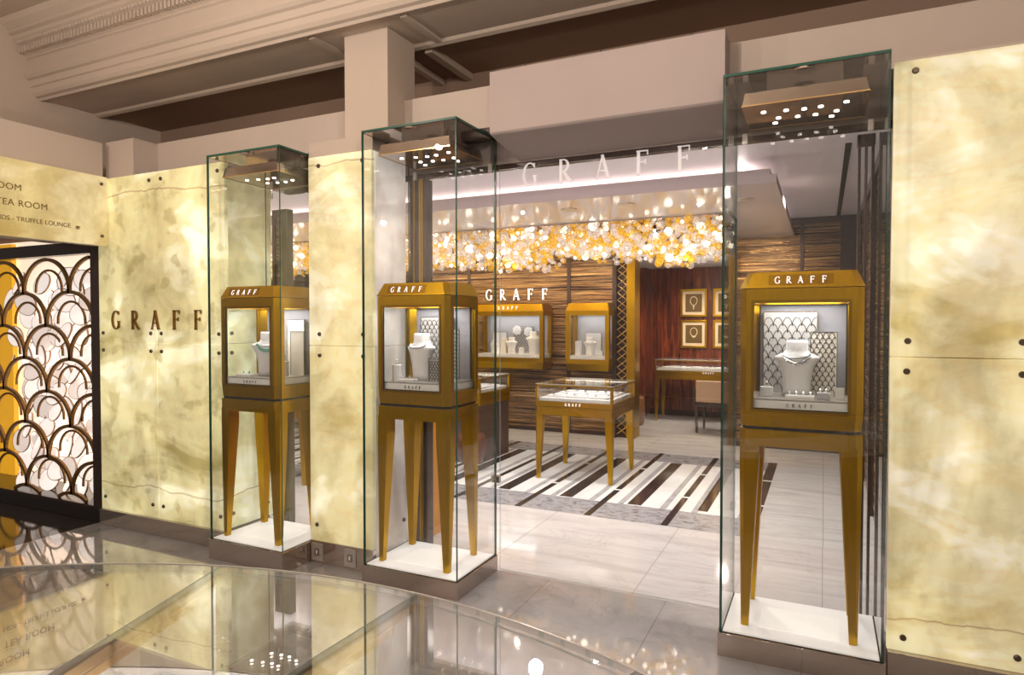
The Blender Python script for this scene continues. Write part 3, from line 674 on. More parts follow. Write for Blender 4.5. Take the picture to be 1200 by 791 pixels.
def cabinet(x, y, zf, label, sign_x=0.):
    o = empty('jewellery_cabinet', label, 'display cabinet', (x, y, zf), 0, 'gold cabinets on tapered legs'); zf_ = -zf
    Z = lambda z: z+zf_
    hw, d, c = CW, CD, .028
    for sx in (-1, 1):
        for sy_ in (-1, 1):
            taper_leg(sx, sy_, 0, Z(.99), .085, .034, .012, .022).build('leg', 'gold', o, (sx*hw, d/2+sy_*d/2, 0))
    m = MB(); ring_rail(m, -hw, hw, 0, d, c, .05, Z(.975), Z(1.052)); m.box(-hw+.04, hw-.04, .04, d-.04, Z(1.03), Z(1.052)); m.build('apron', 'gold', o)
    MB().prism(chrect(-hw+.012, hw-.012, .012, d-.012, .02), Z(1.052), Z(1.066)).build('shadow_gap', 'black', o)
    m = MB(); ring_rail(m, -hw, hw, 0, d, c, .06, Z(1.066), Z(1.148), .006, 0)
    m.box(-hw+.05, hw-.05, .05, d-.05, Z(1.08), Z(1.15))
    ring_rail(m, -hw, hw, 0, d, c, .06, Z(1.64), Z(1.705))
    pw = .062
    for sx in (-1, 1):
        for sy_ in (-1, 1):
            p = [(0, -c), (-c, 0), (-pw, 0), (-pw, -.012), (-.020, -pw+.02), (-.012, -pw), (0, -pw)]
            p = [(sx*hw+a*sx, d/2+sy_*(d/2)+b*sy_) for a, b in p]
            m.prism(p, Z(1.148), Z(1.64))
    m.build('body_frame', 'gold', o)
    t = MB()   # inner trim round the front and side windows
    for (a0, a1) in ((-hw+pw-.012, -hw+pw), (hw-pw, hw-pw+.012)): t.box(a0, a1, -.003, .012, Z(1.136), Z(1.652))
    t.box(-hw+pw, hw-pw, -.003, .012, Z(1.640), Z(1.652)).box(-hw+pw, hw-pw, -.003, .012, Z(1.136), Z(1.148))
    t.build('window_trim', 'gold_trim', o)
    cr = MB(); ring_rail(cr, -hw, hw, 0, d, c, .08, Z(1.708), Z(1.782), -.004, .028); cr.prism(chrect(-hw+.03, hw-.03, .03, d-.03, .02), Z(1.770), Z(1.780)); cr.build('crown', 'gold', o)
    MB().pane(-hw+pw, hw-pw, .008, .014, Z(1.148), Z(1.64)).build('front_glass', ['glass', 'glass_edge'], o)
    for sx in (-1, 1):
        a = sx*(hw-.011); MB().pane(a-.003, a+.003, pw, d-pw, Z(1.148), Z(1.64)).build('side_glass', ['glass', 'glass_edge'], o)
    MB().box(-hw+pw, hw-pw, d-.02, d-.008, Z(1.148), Z(1.64)).build('back_panel', 'back_grey', o)
    MB().box(-hw+.03, hw-.03, .022, d-.03, Z(1.150), Z(1.188)).build('riser', 'white_plate', o, bevel=.002)
    MB().box(-hw+.03, hw-.03, .020, d-.03, Z(1.190), Z(1.196)).build('shelf', 'steel', o)
    graff_parts(o, .11, .016, .002, 'letter_black', (.0, .0205, Z(1.160)), name='small_letter')
    MB().box(-.135, .135, -.001, .004, -.026, .026).build('letter_plate', 'gold_trim', o, (sign_x, .0125, Z(1.745)), (R(-23.5), 0, 0))
    graff_parts(o, .215, .034, .004, 'letter_white', (sign_x, .006, Z(1.727)), (R(-23.5), 0, 0))
    MB().box(-hw+.06, hw-.06, .06, d-.06, Z(1.655), Z(1.665)).build('light_tray', 'white_plate', o)
    lamp('cabinet_light', 'AREA', (0, d/2, Z(1.65)) , 3.0, (1, .96, .94), .34, .22, parent=o)
    return o
CAB = {'L': (-3.335, 3.055, .137), 'M': (-2.178, 3.195, .105), 'R': (-.096, 3.232, .115)}
cabinet(*CAB['L'], 'gold cabinet on tapered legs holding the emerald necklace', -.035)
cabinet(*CAB['M'], 'gold cabinet on tapered legs holding the pearl necklace bust', -.035)
cabinet(*CAB['R'], 'gold cabinet on tapered legs holding the diamond necklace, farthest right')
SZ = 1.196

# --- contents
BL = [(0, .058, .034), (.03, .054, .033), (.08, .056, .035), (.12, .066, .039), (.145, .078, .042), (.158, .088, .043), (.166, .087, .042), (.175, .068, .040), (.183, .049, .037), (.195, .043, .036), (.225, .043, .037), (.234, .041, .035)]
def bust_dims(z):
    for (z0, a0, b0), (z1, a1, b1) in zip(BL, BL[1:]):
        if z <= z1: t = (z-z0)/(z1-z0); return a0+(a1-a0)*t, b0+(b1-b0)*t
    return BL[-1][1:]
def bust(label, loc, rz, s=1., group='necklace busts', m='fabric_white'):
    mb = MB(); n = 28
    mb.loft([[(a*math.cos(2*math.pi*k/n), b*math.sin(2*math.pi*k/n)-.25*(.1-abs(z-.1))*.3, z) for k in range(n)] for z, a, b in BL])
    o = mb.build('necklace_bust', m, None, loc, (0, 0, rz), smooth=True); o.scale = (s, s, s); return tag(o, label, 'bust', group)
def necklace(label, loc, rz, s, mats, style=0, group=None):
    mb = MB(); N = 40
    for i in range(N+1):
        th = -2.1+4.2*i/N
        rows = [(0, .0052)] if style == 2 else [(0, .0034), (.010, .0038)]
        for dz, r in rows:
            zz = .193-.030*max(0, math.cos(th*.72))-dz-(.012*max(0, math.cos(th))**6 if dz else 0)
            a, b = bust_dims(zz); a += .002; b += .003
            k = min(1, .051/a)
            x = a*k*math.sin(th); y = -b*math.sqrt(max(0, 1-(x/a)**2))*(1 if math.cos(th) >= 0 else -1)
            y += -.25*(.1-abs(zz-.1))*.3
            mi = 1 if (style == 1 and dz and i % 2 == 0) else 0
            mb.ball((x, y, zz), r*(1.35 if mi else 1), mi)
            if style == 1 and dz and abs(th) < .9 and i % 2 == 0: mb.ball((x, y-.001, zz-.010), r*1.1, 1); mb.ball((x, y-.001, zz-.018), r*.9, 0)
            if style == 0 and dz and abs(th) < 1.0 and i % 3 == 0: mb.ball((x, y-.001, zz-.008), r*.9, 0)
    o = mb.build('necklace', mats, None, loc, (0, 0, rz), smooth=False); o.scale = (s, s, s); return tag(o, label, 'necklace', group)
def board(label, loc, rz, w, h, t, m, edge, scallop=None, group=None):
    o = empty('display_board', label, 'display board', loc, rz, group)
    MB().box(-w/2, w/2, 0, t, 0, h).build('panel', m, o)
    e = .003
    MB().box(-w/2-e, -w/2, -.002, t+.001, 0, h+e).box(w/2, w/2+e, -.002, t+.001, 0, h+e).box(-w/2, w/2, -.002, t+.001, h, h+e).build('edging', edge, o)
    if scallop:
        mb = MB(); pw, ph = scallop; r_ = 0; z = ph*.1
        while z < h-ph*.9:
            x = -w/2+(0 if r_ % 2 else pw/2)
            while x <= w/2+.001:
                run = []
                for i in range(9):
                    a = math.pi*i/8; X = x-pw/2*math.cos(a); Zz = z+ph*1.0*math.sin(a)
                    if -w/2 <= X <= w/2 and Zz <= h: run.append((X, Zz))
                if len(run) > 1: stroke(mb, run, .0034, .0015)
                x += pw
            z += ph*.75; r_ += 1
        mb.build('scallop_pattern', 'dark_ink', o)
    return o
def block(label, name, loc, rz, w, d, h, m, cat='display block', round_=False, group=None):
    if round_: mb = MB().lathe([(0, 0), (w/2, 0), (w/2, h-.002), (w/2-.002, h), (0, h)], n=24)
    else: mb = MB().box(-w/2, w/2, -d/2, d/2, 0, h)
    o = mb.build(name, m, None, loc, (0, 0, rz), smooth=False, bevel=0 if round_ else .002); return tag(o, label, cat, group)
def ring(label, loc, m='diamond', s=1., rz=0, group=None):
    mb = MB(); n = 14
    pts = [(.008*math.cos(2*math.pi*i/n), 0, .009+.008*math.sin(2*math.pi*i/n)) for i in range(n+1)]
    mb.tube(pts, .0016, 6, 0); mb.ball((0, 0, .0205), .0052, 1)
    o = mb.build('ring', ['steel', m], None, loc, (0, 0, rz)); o.scale = (s, s, s); return tag(o, label, 'ring', group)
def earring(label, loc, m='diamond', group=None):
    mb = MB().ball((0, 0, .004), .004).ball((0, 0, .0125), .0055).tube([(0, 0, .004), (0, 0, .012)], .0012, 5)
    o = mb.build('earring', [m], None, loc); return tag(o, label, 'earring', group)
def P3(c, dx, dy, dz=0): return (CAB[c][0]+dx, CAB[c][1]+dy, SZ+dz+.0005)

# diamond cabinet (right)
board('tall silver scalloped board behind the diamond necklace', P3('R', -.055, .325), 0, .245, .405, .012, 'silver_board', 'brass', (.044, .044))
board('narrow cream scalloped board right of the diamond necklace', P3('R', .098, .235), R(4), .112, .305, .012, 'cream', 'dark_ink', (.026, .030))
bust('white bust wearing the diamond necklace in the right cabinet', P3('R', -.018, .19), 0, 1.14)
necklace('diamond collar necklace on the bust in the right cabinet', P3('R', -.018, .19), 0, 1.14, ['diamond_dark', 'diamond'], 0)
o = block('low pale tray with green edge in front of the diamond bust', 'jewel_tray', P3('R', .0, .085), 0, .125, .05, .014, 'white_plate', 'tray')
for i in range(4): earring(('leftmost', 'second from left', 'second from right', 'rightmost')[i]+' diamond earring on the tray before the diamond bust', (CAB['R'][0]-.045+i*.03, CAB['R'][1]+.085, SZ+.0150), group='earrings on the right tray')
block('white ring cushion at the left of the right cabinet', 'ring_cushion', P3('R', -.148, .13), 0, .056, .05, .045, 'fabric_white', 'cushion')
ring('diamond ring standing on the white cushion in the right cabinet', P3('R', -.148, .13, .045), s=1.2)
block('dark grey earring block right of the diamond bust', 'earring_block', P3('R', .098, .075), 0, .055, .045, .032, 'fabric_grey')
for i in range(2): earring(('left', 'right')[i]+' drop earring on the grey block in the right cabinet', (CAB['R'][0]+.086+i*.024, CAB['R'][1]+.075, SZ+.0330), group='earrings on the grey block')
block('small blank white card at the right cabinet corner', 'price_card', P3('R', .168, .09), 0, .035, .004, .055, 'white_plate', 'card')
# pearl cabinet (middle)
board('tall silver scalloped board behind the pearl necklace bust', P3('M', -.03, .335), R(-2), .24, .385, .012, 'silver_board', 'dark_ink', (.034, .034))
bust('white bust wearing the pearl necklace in the middle cabinet', P3('M', -.045, .19), R(-12), 1.22)
necklace('double row pearl necklace on the bust in the middle cabinet', P3('M', -.045, .19), R(-12), 1.22, ['pearl', 'pearl'], 2)
board('narrow white beaded board at the right of the middle cabinet', P3('M', .14, .25), R(20), .07, .31, .012, 'fabric_white', 'dark_ink', (.018, .016))
bd_ = board('low arched scalloped board beside the pearl necklace bust', P3('M', .105, .10), R(-8), .09, .135, .012, 'silver_board', 'dark_ink', (.022, .022))
block('white cylinder with a pearl ring left of the middle bust', 'display_cylinder', P3('M', -.165, .10), 0, .06, .06, .095, 'fabric_white', 'display cylinder', True)
ring('pearl ring on the white cylinder in the middle cabinet', P3('M', -.165, .10, .095), 'pearl', 1.3)
block('low black edged tray of small jewels before the middle bust', 'jewel_tray', P3('M', -.075, .075), 0, .12, .05, .015, 'white_plate', 'tray')
for i in range(4): earring(('leftmost', 'second from left', 'second from right', 'rightmost')[i]+' pearl earring on the tray in the middle cabinet', (CAB['M'][0]-.12+i*.03, CAB['M'][1]+.075, SZ+.0160), 'pearl', group='earrings on the middle tray')
# emerald cabinet (left)
board('tall cream board at the back of the emerald cabinet', P3('L', .09, .335), 0, .15, .37, .012, 'cream', 'dark_ink')
board('narrow cream board with beaded edge in the emerald cabinet', P3('L', .175, .26), R(8), .10, .29, .012, 'cream', 'dark_ink')
bust('white bust wearing the emerald necklace in the left cabinet', P3('L', .02, .165), R(28), 1.24)
necklace('green emerald necklace on the bust in the left cabinet', P3('L', .02, .165), R(28), 1.24, ['diamond', 'emerald'], 1)
block('grey cylinder with an emerald earring in the left cabinet', 'display_cylinder', P3('L', .15, .17), 0, .055, .055, .10, 'fabric_grey', 'display cylinder', True)
o = earring('emerald earring on the grey cylinder in the left cabinet', P3('L', .15, .17, .10), 'emerald'); o.scale = (2, 2, 2.6)
block('low tray of emerald earrings in the left cabinet', 'jewel_tray', P3('L', -.09, .08), 0, .13, .06, .014, 'white_plate', 'tray')
for i in range(2): earring(('left', 'right')[i]+' emerald earring on the low tray in the left cabinet', (CAB['L'][0]-.12+i*.05, CAB['L'][1]+.08, SZ+.015), 'emerald', group='earrings on the left tray')

# ------------------------------------------------------------------ table vitrine and others
def vitrine(x0, x1, y0, y1, label, ztop=.945, solid=False, letters=True, rz=0, sockname='table_vitrine'):
    cx, cy = (x0+x1)/2, y0; hw = (x1-x0)/2; d = y1-y0
    o = empty(sockname, label, 'showcase table', (cx, cy, 0), rz, 'showcase tables inside the shop')
    zc = ztop-.225; c = .012
    if solid:
        MB().box(-hw+.01, hw-.01, .01, d-.01, 0, zc-.08).build('base_cabinet', 'dark_veneer', o, bevel=.003)
    else:
        for sx in (-1, 1):
            for sy_ in (-1, 1): taper_leg(sx, sy_, 0, zc-.01, .075, .034, .006, .012).build('leg', 'gold', o, (sx*hw, d/2+sy_*d/2, 0))
    m = MB(); ring_rail(m, -hw, hw, 0, d, c, .05, zc-.08, zc); m.build('apron', 'gold', o)
    m = MB(); ring_rail(m, -hw-.003, hw+.003, -.003, d+.003, c, .04, zc+.004, zc+.055); m.box(-hw+.03, hw-.03, .03, d-.03, zc-.01, zc+.05)
    for sx in (-1, 1):
        for sy_ in (-1, 1):
            a = sx*(hw-.010); b = d/2+sy_*(d/2-.010); m.box(a-.012, a+.012, b-.012, b+.012, zc+.05, ztop-.008)
    tz = ztop-.022
    m.box(-hw, hw, -.002, .018, tz, ztop-.006).box(-hw, hw, d-.018, d+.002, tz, ztop-.006).box(-hw, -hw+.02, .018, d-.018, tz, ztop-.006).box(hw-.02, hw, .018, d-.018, tz, ztop-.006)
    m.build('case_frame', 'gold', o)
    for b in ((-hw+.02, hw-.02, .003, .008), (-hw+.02, hw-.02, d-.008, d-.003)): MB().pane(*b, zc+.055, tz).build('side_glass', ['glass', 'glass_edge_pale'], o)
    for sx in (-1, 1): MB().pane(sx*(hw-.006)-.0025, sx*(hw-.006)+.0025, .02, d-.02, zc+.055, tz).build('side_glass', ['glass', 'glass_edge_pale'], o)
    MB().pane(-hw, hw, 0, d, ztop-.006, ztop).build('top_glass', ['glass', 'glass_edge_pale'], o)
    MB().box(-hw+.03, hw-.03, .03, d-.03, zc+.05, zc+.085).build('deck', 'white_plate', o)
    MB().box(-hw+.03, hw-.03, d-.03, d-.022, tz-.006, tz).build('light_strip', 'lamp', o)
    lamp('vitrine_light', 'AREA', (0, d/2, tz-.002), .8, (1, .97, .95), hw*1.6, d*.8, parent=o)
    if letters: graff_parts(o, .16, .026, .003, 'letter_white', (0, -.004, zc+.018))
    return o, zc+.085
def tray_set(cx, cy, z, w, d, nx, ny, where, grp):
    for i in range(nx):
        for j in range(ny):
            x = cx-w/2+w*(i+.5)/nx; y = cy-d/2+d*(j+.5)/ny
            t = MB().box(-w/nx*.44, w/nx*.44, -d/ny*.44, d/ny*.44, 0, .018).build('jewel_tray', 'tray_velvet', None, (x, y, z+.0005), bevel=.004)
            cols = {1: ('',), 2: ('left', 'right'), 3: ('left', 'middle', 'right'), 4: ('leftmost', 'second from left', 'third from left', 'rightmost')}[nx]
            at = (cols[i]+(' front' if j == 0 else ' back') if ny > 1 else cols[i])
            tag(t, '%s white velvet tray inside %s' % (at, where), 'tray', grp)
            mb = MB(); n = 26
            for k in range(n):
                a = 2*math.pi*k/n; mb.ball((w/nx*.30*math.cos(a), d/ny*.30*math.sin(a)*(1 if math.sin(a) > 0 else 1.1), .0045), .0055)
            t = mb.build('necklace', 'diamond_dark', None, (x, y, z+.0188)); tag(t, 'necklace on the %s tray inside %s' % (at, where), 'necklace', grp+' necklaces')
v, dz = vitrine(-2.575, -1.785, 5.95, 6.75, 'gold showcase table standing on the striped marble floor')
tray_set(-2.18, 6.35, dz, .66, .66, 3, 2, 'the central showcase table', 'trays in the central table')
v, dz = vitrine(-4.15, -3.36, 6.25, 7.0, 'dark sided showcase counter half hidden by the pearl cabinet', solid=True, letters=False, sockname='showcase_counter')
tray_set(-3.75, 6.6, dz, .66, .6, 2, 2, 'the dark sided counter', 'trays in the dark counter')
v, dz = vitrine(-4.98, -4.42, 4.72, 5.4, 'gold legged showcase table seen behind the emerald cabinet', letters=False)
v, dz = vitrine(-2.395, -.75, 10.25, 10.80, 'long gold showcase table against the red wood wall', ztop=.97)
tray_set(-1.6, 10.5, dz, 1.4, .4, 4, 1, 'the long table by the red wood wall', 'trays in the salon table')

# wall cases
def wall_case(x0, x1, label, letters):
    cx = (x0+x1)/2; hw = (x1-x0)/2; y0 = 8.25; d = .348; z0, z1 = .905, 1.805
    o = empty('wall_case', label, 'wall showcase', (cx, y0, z0), 0, 'gold showcases on the veneer wall'); h = z1-z0
    m = MB(); ring_rail(m, -hw, hw, 0, d, .004, .05, .0, .09, .02, 0); ring_rail(m, -hw, hw, 0, d, .004, .05, .09, .15); ring_rail(m, -hw, hw, 0, d, .004, .05, h-.16, h-.10)
    ring_rail(m, -hw, hw, 0, d, .004, .05, h-.10, h, 0, .03); m.box(-hw+.03, hw-.03, .04, d, h-.03, h-.004); m.box(-hw+.03, hw-.03, .03, d, .03, .15)
    for sx in (-1, 1):
        a = sx*(hw-.028)
        for b in (.028, d-.028): m.box(a-.028, a+.028, b-.028, b+.028, .15, h-.16)
    m.build('body_frame', 'gold', o)
    MB().pane(-hw+.056, hw-.056, .006, .011, .15, h-.16).build('front_glass', ['glass', 'glass_edge'], o)
    for sx in (-1, 1): MB().pane(sx*(hw-.010)-.0025, sx*(hw-.010)+.0025, .056, d-.056, .15, h-.16).build('side_glass', ['glass', 'glass_edge'], o)
    MB().box(-hw+.056, hw-.056, d-.018, d-.006, .15, h-.16).build('back_panel', 'case_back', o)
    MB().box(-hw+.03, hw-.03, .02, d-.02, .152, .20).build('riser', 'white_plate', o)
    MB().box(-hw+.06, hw-.06, .06, d-.06, h-.145, h-.135).build('light_tray', 'white_plate', o)
    lamp('case_light', 'AREA', (0, d/2, h-.15), 2.2*hw/.45, (1, .97, .95), hw*1.5, .2, parent=o)
    if letters: graff_parts(o, .30, .045, .004, 'letter_white', (0, .008, h-.075), (R(-16), 0, 0))
    return cx, y0, z0+.2005
cx, cy, cz = wall_case(-4.54, -3.455, 'wide gold showcase hung on the veneer wall under the white letters', True)
board('tall scalloped board with white flowers in the wide wall case', (cx+.12, cy+.28, cz), 0, .30, .38, .012, 'silver_board', 'dark_ink', (.045, .045))
board('plain white board at the left in the wide wall case', (cx-.25, cy+.26, cz), 0, .22, .30, .012, 'fabric_white', 'dark_ink')
bust('white bust in the middle of the wide wall case', (cx+.0, cy+.14, cz), 0, 1.0)
necklace('diamond necklace on the middle bust of the wide wall case', (cx, cy+.14, cz), 0, 1.0, ['diamond', 'diamond'], 0)
bust('tall white bust at the right in the wide wall case', (cx+.35, cy+.14, cz), R(20), 1.35)
bust('short white bust at the left in the wide wall case', (cx-.27, cy+.12, cz), R(-15), .8)
block('cream block stack right of the left bust in the wide wall case', 'display_block', (cx-.13, cy+.16, cz), 0, .07, .05, .22, 'cream')
block('small white block right of the middle bust', 'display_block', (cx+.17, cy+.10, cz), 0, .06, .05, .09, 'fabric_white')
for q, (dx, dz) in enumerate(((.02, .33), (.20, .31))):
    mb = MB()
    for k in range(7):
        a = 2*math.pi*k/7; mb.lathe([(0, 0), (.03, .003), (.03, .008), (0, .012)], c=(.04*math.cos(a), .04*math.sin(a), 0), n=10)
    mb.ball((0, 0, .012), .014)
    tag(mb.build('paper_flower', 'fabric_white', None, (cx+dx, cy+.276, cz+dz), (R(90), 0, 0)), ['white paper flower at the top left of the scalloped board', 'white paper flower at the right of the scalloped board'][q], 'flower')
cx, cy, cz = wall_case(-3.13, -2.525, 'narrow gold showcase hung on the veneer wall beside the doorway', False)
board('plain white board at the back of the narrow wall case', (cx+.0, cy+.27, cz), 0, .22, .30, .012, 'fabric_white', 'dark_ink')
board('low ribbed cream board at the right of the narrow wall case', (cx+.19, cy+.22, cz), 0, .10, .21, .012, 'cream', 'dark_ink', (.03, .02))
bust('white bust in the narrow wall case', (cx+.0, cy+.14, cz), 0, 1.05)
necklace('diamond necklace on the bust in the narrow wall case', (cx, cy+.14, cz), 0, 1.05, ['diamond', 'diamond'], 0)
block('slim white pedestal at the left in the narrow wall case', 'display_block', (cx-.17, cy+.14, cz), 0, .07, .06, .19, 'fabric_white')
block('small white block right of the bust in the narrow wall case', 'display_block', (cx+.16, cy+.09, cz), 0, .07, .06, .06, 'fabric_white')

# ------------------------------------------------------------------ salon furniture
for i, (x, z) in enumerate(((-1.924, 1.64), (-1.92, 1.13), (-1.405, 1.64), (-1.405, 1.13))):
    o = empty('framed_picture', ['gold framed necklace picture, upper one nearest the gold jamb', 'gold framed necklace picture, lower one nearest the gold jamb', 'gold framed necklace picture, upper one cut by the glass case edge', 'gold framed necklace picture, lower one cut by the glass case edge'][i], 'picture', (x, 10.99, z), 0, 'gold framed pictures on red wood')
    w, h = .212, .455
    f = MB().box(-w, w, -.035, 0, 0, .035).box(-w, w, -.035, 0, h-.035, h).box(-w, -w+.035, -.035, 0, .035, h-.035).box(w-.035, w, -.035, 0, .035, h-.035); f.build('frame', 'gold', o, bevel=.003)
    MB().box(-w+.03, w-.03, -.02, -.002, .03, h-.03).build('mount', 'mount', o)
    MB().box(-w+.08, w-.08, -.024, -.02, .08, h-.08).build('ground', 'picture_ground', o)
    pts = [(.055*math.sin(a), -.028, h/2+.04+.06*math.cos(a)*(1 if math.cos(a) > 0 else 1.3)) for a in [2*math.pi*k/24 for k in range(25)]]
    m = MB().tube(pts, .007, 6)
    if i % 2 == 0: m.tube([(0, -.028, h/2-.03), (0, -.028, h/2-.11)], [.020, .006], 8)
    else: m.tube([(-.03, -.028, h/2-.03), (0, -.028, h/2-.055), (.03, -.028, h/2-.03)], .013, 8)
    m.build('necklace_drawing', 'mount', o)
ch = empty('armchair', 'dark wood chair with tan leather back at the salon table', 'chair', (-1.36, 9.35, 0), R(-4))
for sx, ylist in ((-1, (0, .44)), (1, (0, .44))):
    for y in ylist: MB().loft([[(sx*.23-.014, y-.014, 0), (sx*.23+.014, y-.014, 0), (sx*.23+.014, y+.014, 0), (sx*.23-.014, y+.014, 0)], [(sx*.24-.02, y-.02, .40), (sx*.24+.02, y-.02, .40), (sx*.24+.02, y+.02, .40), (sx*.24-.02, y+.02, .40)]]).build('leg', 'darkwood', ch)
MB().box(-.26, .26, -.02, .47, .37, .45).build('seat', 'darkwood', ch, bevel=.02)
MB().box(-.24, .24, -.05, .0, .44, .74).build('backrest', 'tan', ch, bevel=.015)
for sx in (-1, 1): MB().box(sx*.26-.015, sx*.26+.015, -.03, .40, .60, .63).box(sx*.26-.013, sx*.26+.013, .37, .40, .40, .60).box(sx*.26-.013, sx*.26+.013, -.05, -.02, .40, .60).build('armrest', 'darkwood', ch, bevel=.004)
o = MB().lathe([(0, 0), (.17, 0), (.19, .05), (.19, .38), (.17, .43), (0, .44)], n=28).build('stool', 'brown', None, (-2.62, 9.75, .0), smooth=True); tag(o, 'round brown leather stool just inside the salon doorway', 'stool')
st = empty('round_chair', 'burgundy round chair tucked beside the dark showcase counter', 'chair', (-3.14, 6.02, 0))
MB().lathe([(0, .10), (.16, .10), (.20, .2), (.21, .34), (.18, .42), (0, .44)], n=28).build('seat', 'burgundy', st, smooth=True)
MB().lathe([(0, 0), (.10, 0), (.10, .02), (.03, .03), (.03, .10), (0, .10)], n=20).build('base', 'darkwood', st)
st.location = (-3.33, 6.02, 0)
st.scale = (.75, .75, .9); st.location = (-3.33, 6.0, 0)

# ------------------------------------------------------------------ chandelier of glass balls
cl = empty('bubble_chandelier', 'long ceiling chandelier of amber and clear glass balls', 'chandelier', (-4.0, 6.9, 2.6))
MB().box(-4.6, 3.1, -.35, .65, -.012, -.001).build('ceiling_plate', 'mirror', cl)
balls = []
rnd = random.Random(11)
for i in range(5200):
    x = rnd.uniform(-4.5, 3.1); y = rnd.uniform(-.5, .75); r = rnd.choice((.017, .021, .025, .029, .034, .042))
    env = .36+.05*math.sin(x*3.1)+.03*math.sin(x*7.7+1)
    z = -rnd.uniform(.03, env)
    balls.append((x, y, z, r))
balls.sort(key=lambda b: b[1])
kept = []; grid = {}
for b in balls:
    key = (int(b[0]//.1), int(b[1]//.1), int(b[2]//.1)); ok = True
    for i in (-1, 0, 1):
        for j in (-1, 0, 1):
            for k in (-1, 0, 1):
                for q in grid.get((key[0]+i, key[1]+j, key[2]+k), ()):
                    if (q[0]-b[0])**2+(q[1]-b[1])**2+(q[2]-b[2])**2 < (q[3]+b[3])**2*.75: ok = False
    if ok: kept.append(b); grid.setdefault(key, []).append(b)
mm = ('ball_gold', 'ball_clear', 'ball_lit')
def pick(): u = rnd.random(); return 0 if u < .42 else (1 if u < .93 else 2)
near = [b for b in kept if b[0] > -2.3][:100]; ns = set(near); rest = MB()
for b in kept:
    if b in ns: MB().ball((0, 0, 0), b[3], 0, 3).build('glass_ball', mm[pick()], cl, b[:3], smooth=True)
    else: rest.ball(b[:3], b[3], pick(), 2)
o = rest.build('glass_ball_mass', list(mm), cl, smooth=True); o['kind'] = 'stuff'
wires = MB()
for b in kept[::9]: wires.tube([(b[0], b[1], b[2]+b[3]*.9), (b[0], b[1], -.01)], .0012, 3)
wires.build('suspension_wires', 'steel', cl)
for i in range(8):
    lamp('chandelier_bulb', 'POINT', (-3.9+i*.95, -.15, -.47), 4, (1, .92, .85), .02, parent=cl)

# ceiling downlights in the shop
for i, (x, y, zc, lb) in enumerate(((-3.95, 5.9, 2.60, 'recessed downlight in the shop ceiling raft, farthest left'), (-2.15, 5.75, 2.60, 'recessed downlight in the raft above the central table'), (-1.6, 5.72, 2.60, 'recessed downlight in the raft beside the large letters'), (-.62, 5.9, 2.60, 'dark unlit spot in the raft by the diamond case'), (-1.55, 9.9, 2.45, 'recessed downlight in the salon ceiling'))):
    o = empty('ceiling_downlight', lb, 'ceiling light', (x, y, zc), 0, 'recessed ceiling downlights')
    MB().lathe([(.055, 0), (.075, 0), (.075, -.006), (.055, -.006)], n=24).build('rim', 'steel', o)
    MB().lathe([(0, -.001), (.055, -.001), (.055, -.004), (0, -.004)], n=24).build('lens', 'lamp' if i != 3 else 'black', o)
    lamp('downlight_spot', 'SPOT', (0, 0, -.02), 25, (1, .93, .86), .03, spot=R(75), parent=o)

# ------------------------------------------------------------------ curved glass counter in the foreground
ct = empty('curved_glass_counter', 'curved glass topped jewellery counter in the foreground', 'showcase counter', (-.966, -.438, 0))
RO, RI = 1.782, 1.16; J0, DJ = 2.1, 19.2
def sector(mb, r0, r1, a0, a1, z0, z1, mi_top=0, mi_edge=0, n=None):
    n = n or max(2, int(abs(a1-a0)/1.6))
    rings = []
    for i in range(n+1):
        a = R(a0+(a1-a0)*i/n); s, c = math.sin(a), math.cos(a)
        rings.append([(r0*s, r0*c, z0), (r1*s, r1*c, z0), (r1*s, r1*c, z1), (r0*s, r0*c, z1)])
    v = [p for r in rings for p in r]; f = []; mi = []
    for i in range(n):
        for j, m_ in ((0, mi_top), (1, mi_edge), (2, mi_top), (3, mi_edge)):
            k = (j+1) % 4; f.append((i*4+j, i*4+k, (i+1)*4+k, (i+1)*4+j)); mi.append(m_)
    f += [(0, 1, 2, 3), tuple(n*4+j for j in range(4))]; mi += [mi_edge]*2
    mb.add(v, f, mi); return mb
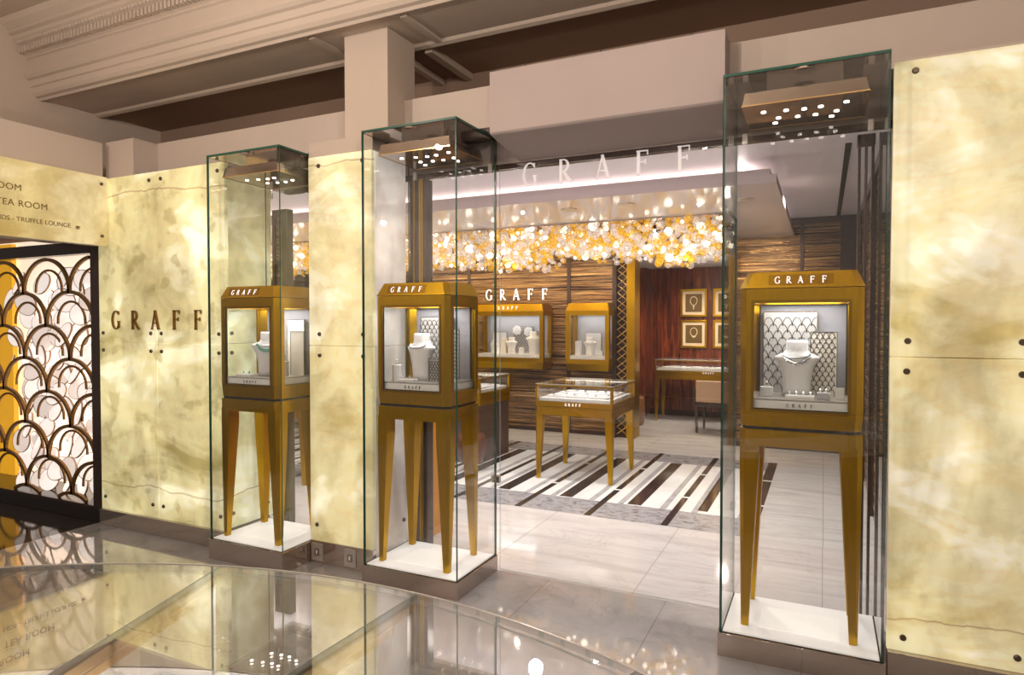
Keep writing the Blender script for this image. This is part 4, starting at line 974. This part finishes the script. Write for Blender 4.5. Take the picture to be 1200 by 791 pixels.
for k in range(-4, 4):
    a0, a1 = J0+k*DJ, J0+(k+1)*DJ
    sector(MB(), RI, RO, a0+.06, a1-.06, .868, .880, 0, 1, 14).build('glass_top', ['counter_glass', 'glass_edge_pale'], ct, smooth=False)
    sector(MB(), RO-.022, RO-.014, a0+.1, a1-.1, .60, .868, 1, 0, 14).build('front_glass', ['glass', 'glass_edge_pale'], ct, smooth=False)
    rl = MB(); a = R(a1)
    for q, (off, w, z0, z1) in enumerate(((0, .010, .845, .867), (-.05, .004, .78, .80))):
        s, c = math.sin(a), math.cos(a)
        def pt(r, o_, z): return (r*s+o_*c, r*c-o_*s, z)
        rl.loft([[pt(RI+.02, off-w, z0), pt(RI+.02, off+w, z0), pt(RI+.02, off+w, z1), pt(RI+.02, off-w, z1)], [pt(RO-.03, off-w, z0), pt(RO-.03, off+w, z0), pt(RO-.03, off+w, z1), pt(RO-.03, off-w, z1)]])
    rl.build('joint_rail', 'brass', ct)
    pm_ = MB(); r = RO-.03
    pm_.tube([(r*math.sin(a), r*math.cos(a), .60), (r*math.sin(a), r*math.cos(a), .845)], .005, 8)
    pm_.build('post', 'steel', ct)
    sector(MB(), RI+.06, RO-.12, a0+2, a1-2, .602, .612, 0, 0).build('deck_pad', 'fabric_white', ct)
sector(MB(), RI+.01, RO-.012, J0-4*DJ, J0+4*DJ, .56, .60).build('deck', 'white_plate', ct)
sector(MB(), RI+.04, RO-.035, J0-4*DJ, J0+4*DJ, 0, .56).build('body', 'bronze_base', ct)
sector(MB(), RO, RO+.004, J0-4*DJ, J0+4*DJ, .866, .882, n=80).build('rim_strip', 'steel', ct)
def onC(a, r): return (-.966+r*math.sin(R(a)), -.438+r*math.cos(R(a)))
for a in (-36, -26, -16, -7, 3, 12, 21, 30):
    lamp('deck_fill', 'SPOT', (1.70*math.sin(R(a)), 1.70*math.cos(R(a)), .855), 2.2, (1, .96, .92), .006, spot=R(150), blend=.6, parent=ct)  # spots added inside the counter to brighten its white deck
for i, (a, r, w, lb) in enumerate(((-27, 1.50, .22, 'white jewel tray in the counter at the lower left corner'), (-11, 1.46, .26, 'white jewel tray in the counter between the two brass joints'), (8, 1.47, .24, 'white jewel tray in the counter right of the brass joint'), (-3.0, 1.42, .12, 'small white tray in the counter close to the brass joint'))):
    x, y = onC(a, r)
    tag(MB().box(-w/2, w/2, -.07, .07, 0, .02).build('jewel_tray', 'white_plate', None, (x, y, .6125), (0, 0, R(-a)), bevel=.006), lb, 'tray', 'trays in the curved counter')
    mb = MB()
    for k in range(22):
        th = math.pi*k/21; mb.ball((w*.36*math.cos(th), .035-.07*math.sin(th), .005), .005)
    tag(mb.build('necklace', 'diamond', None, (x, y, .6330), (0, 0, R(-a))), 'diamond necklace on the '+lb.replace('white jewel tray', 'jewel tray').replace('small white tray', 'small tray'), 'necklace', 'necklaces in the curved counter')
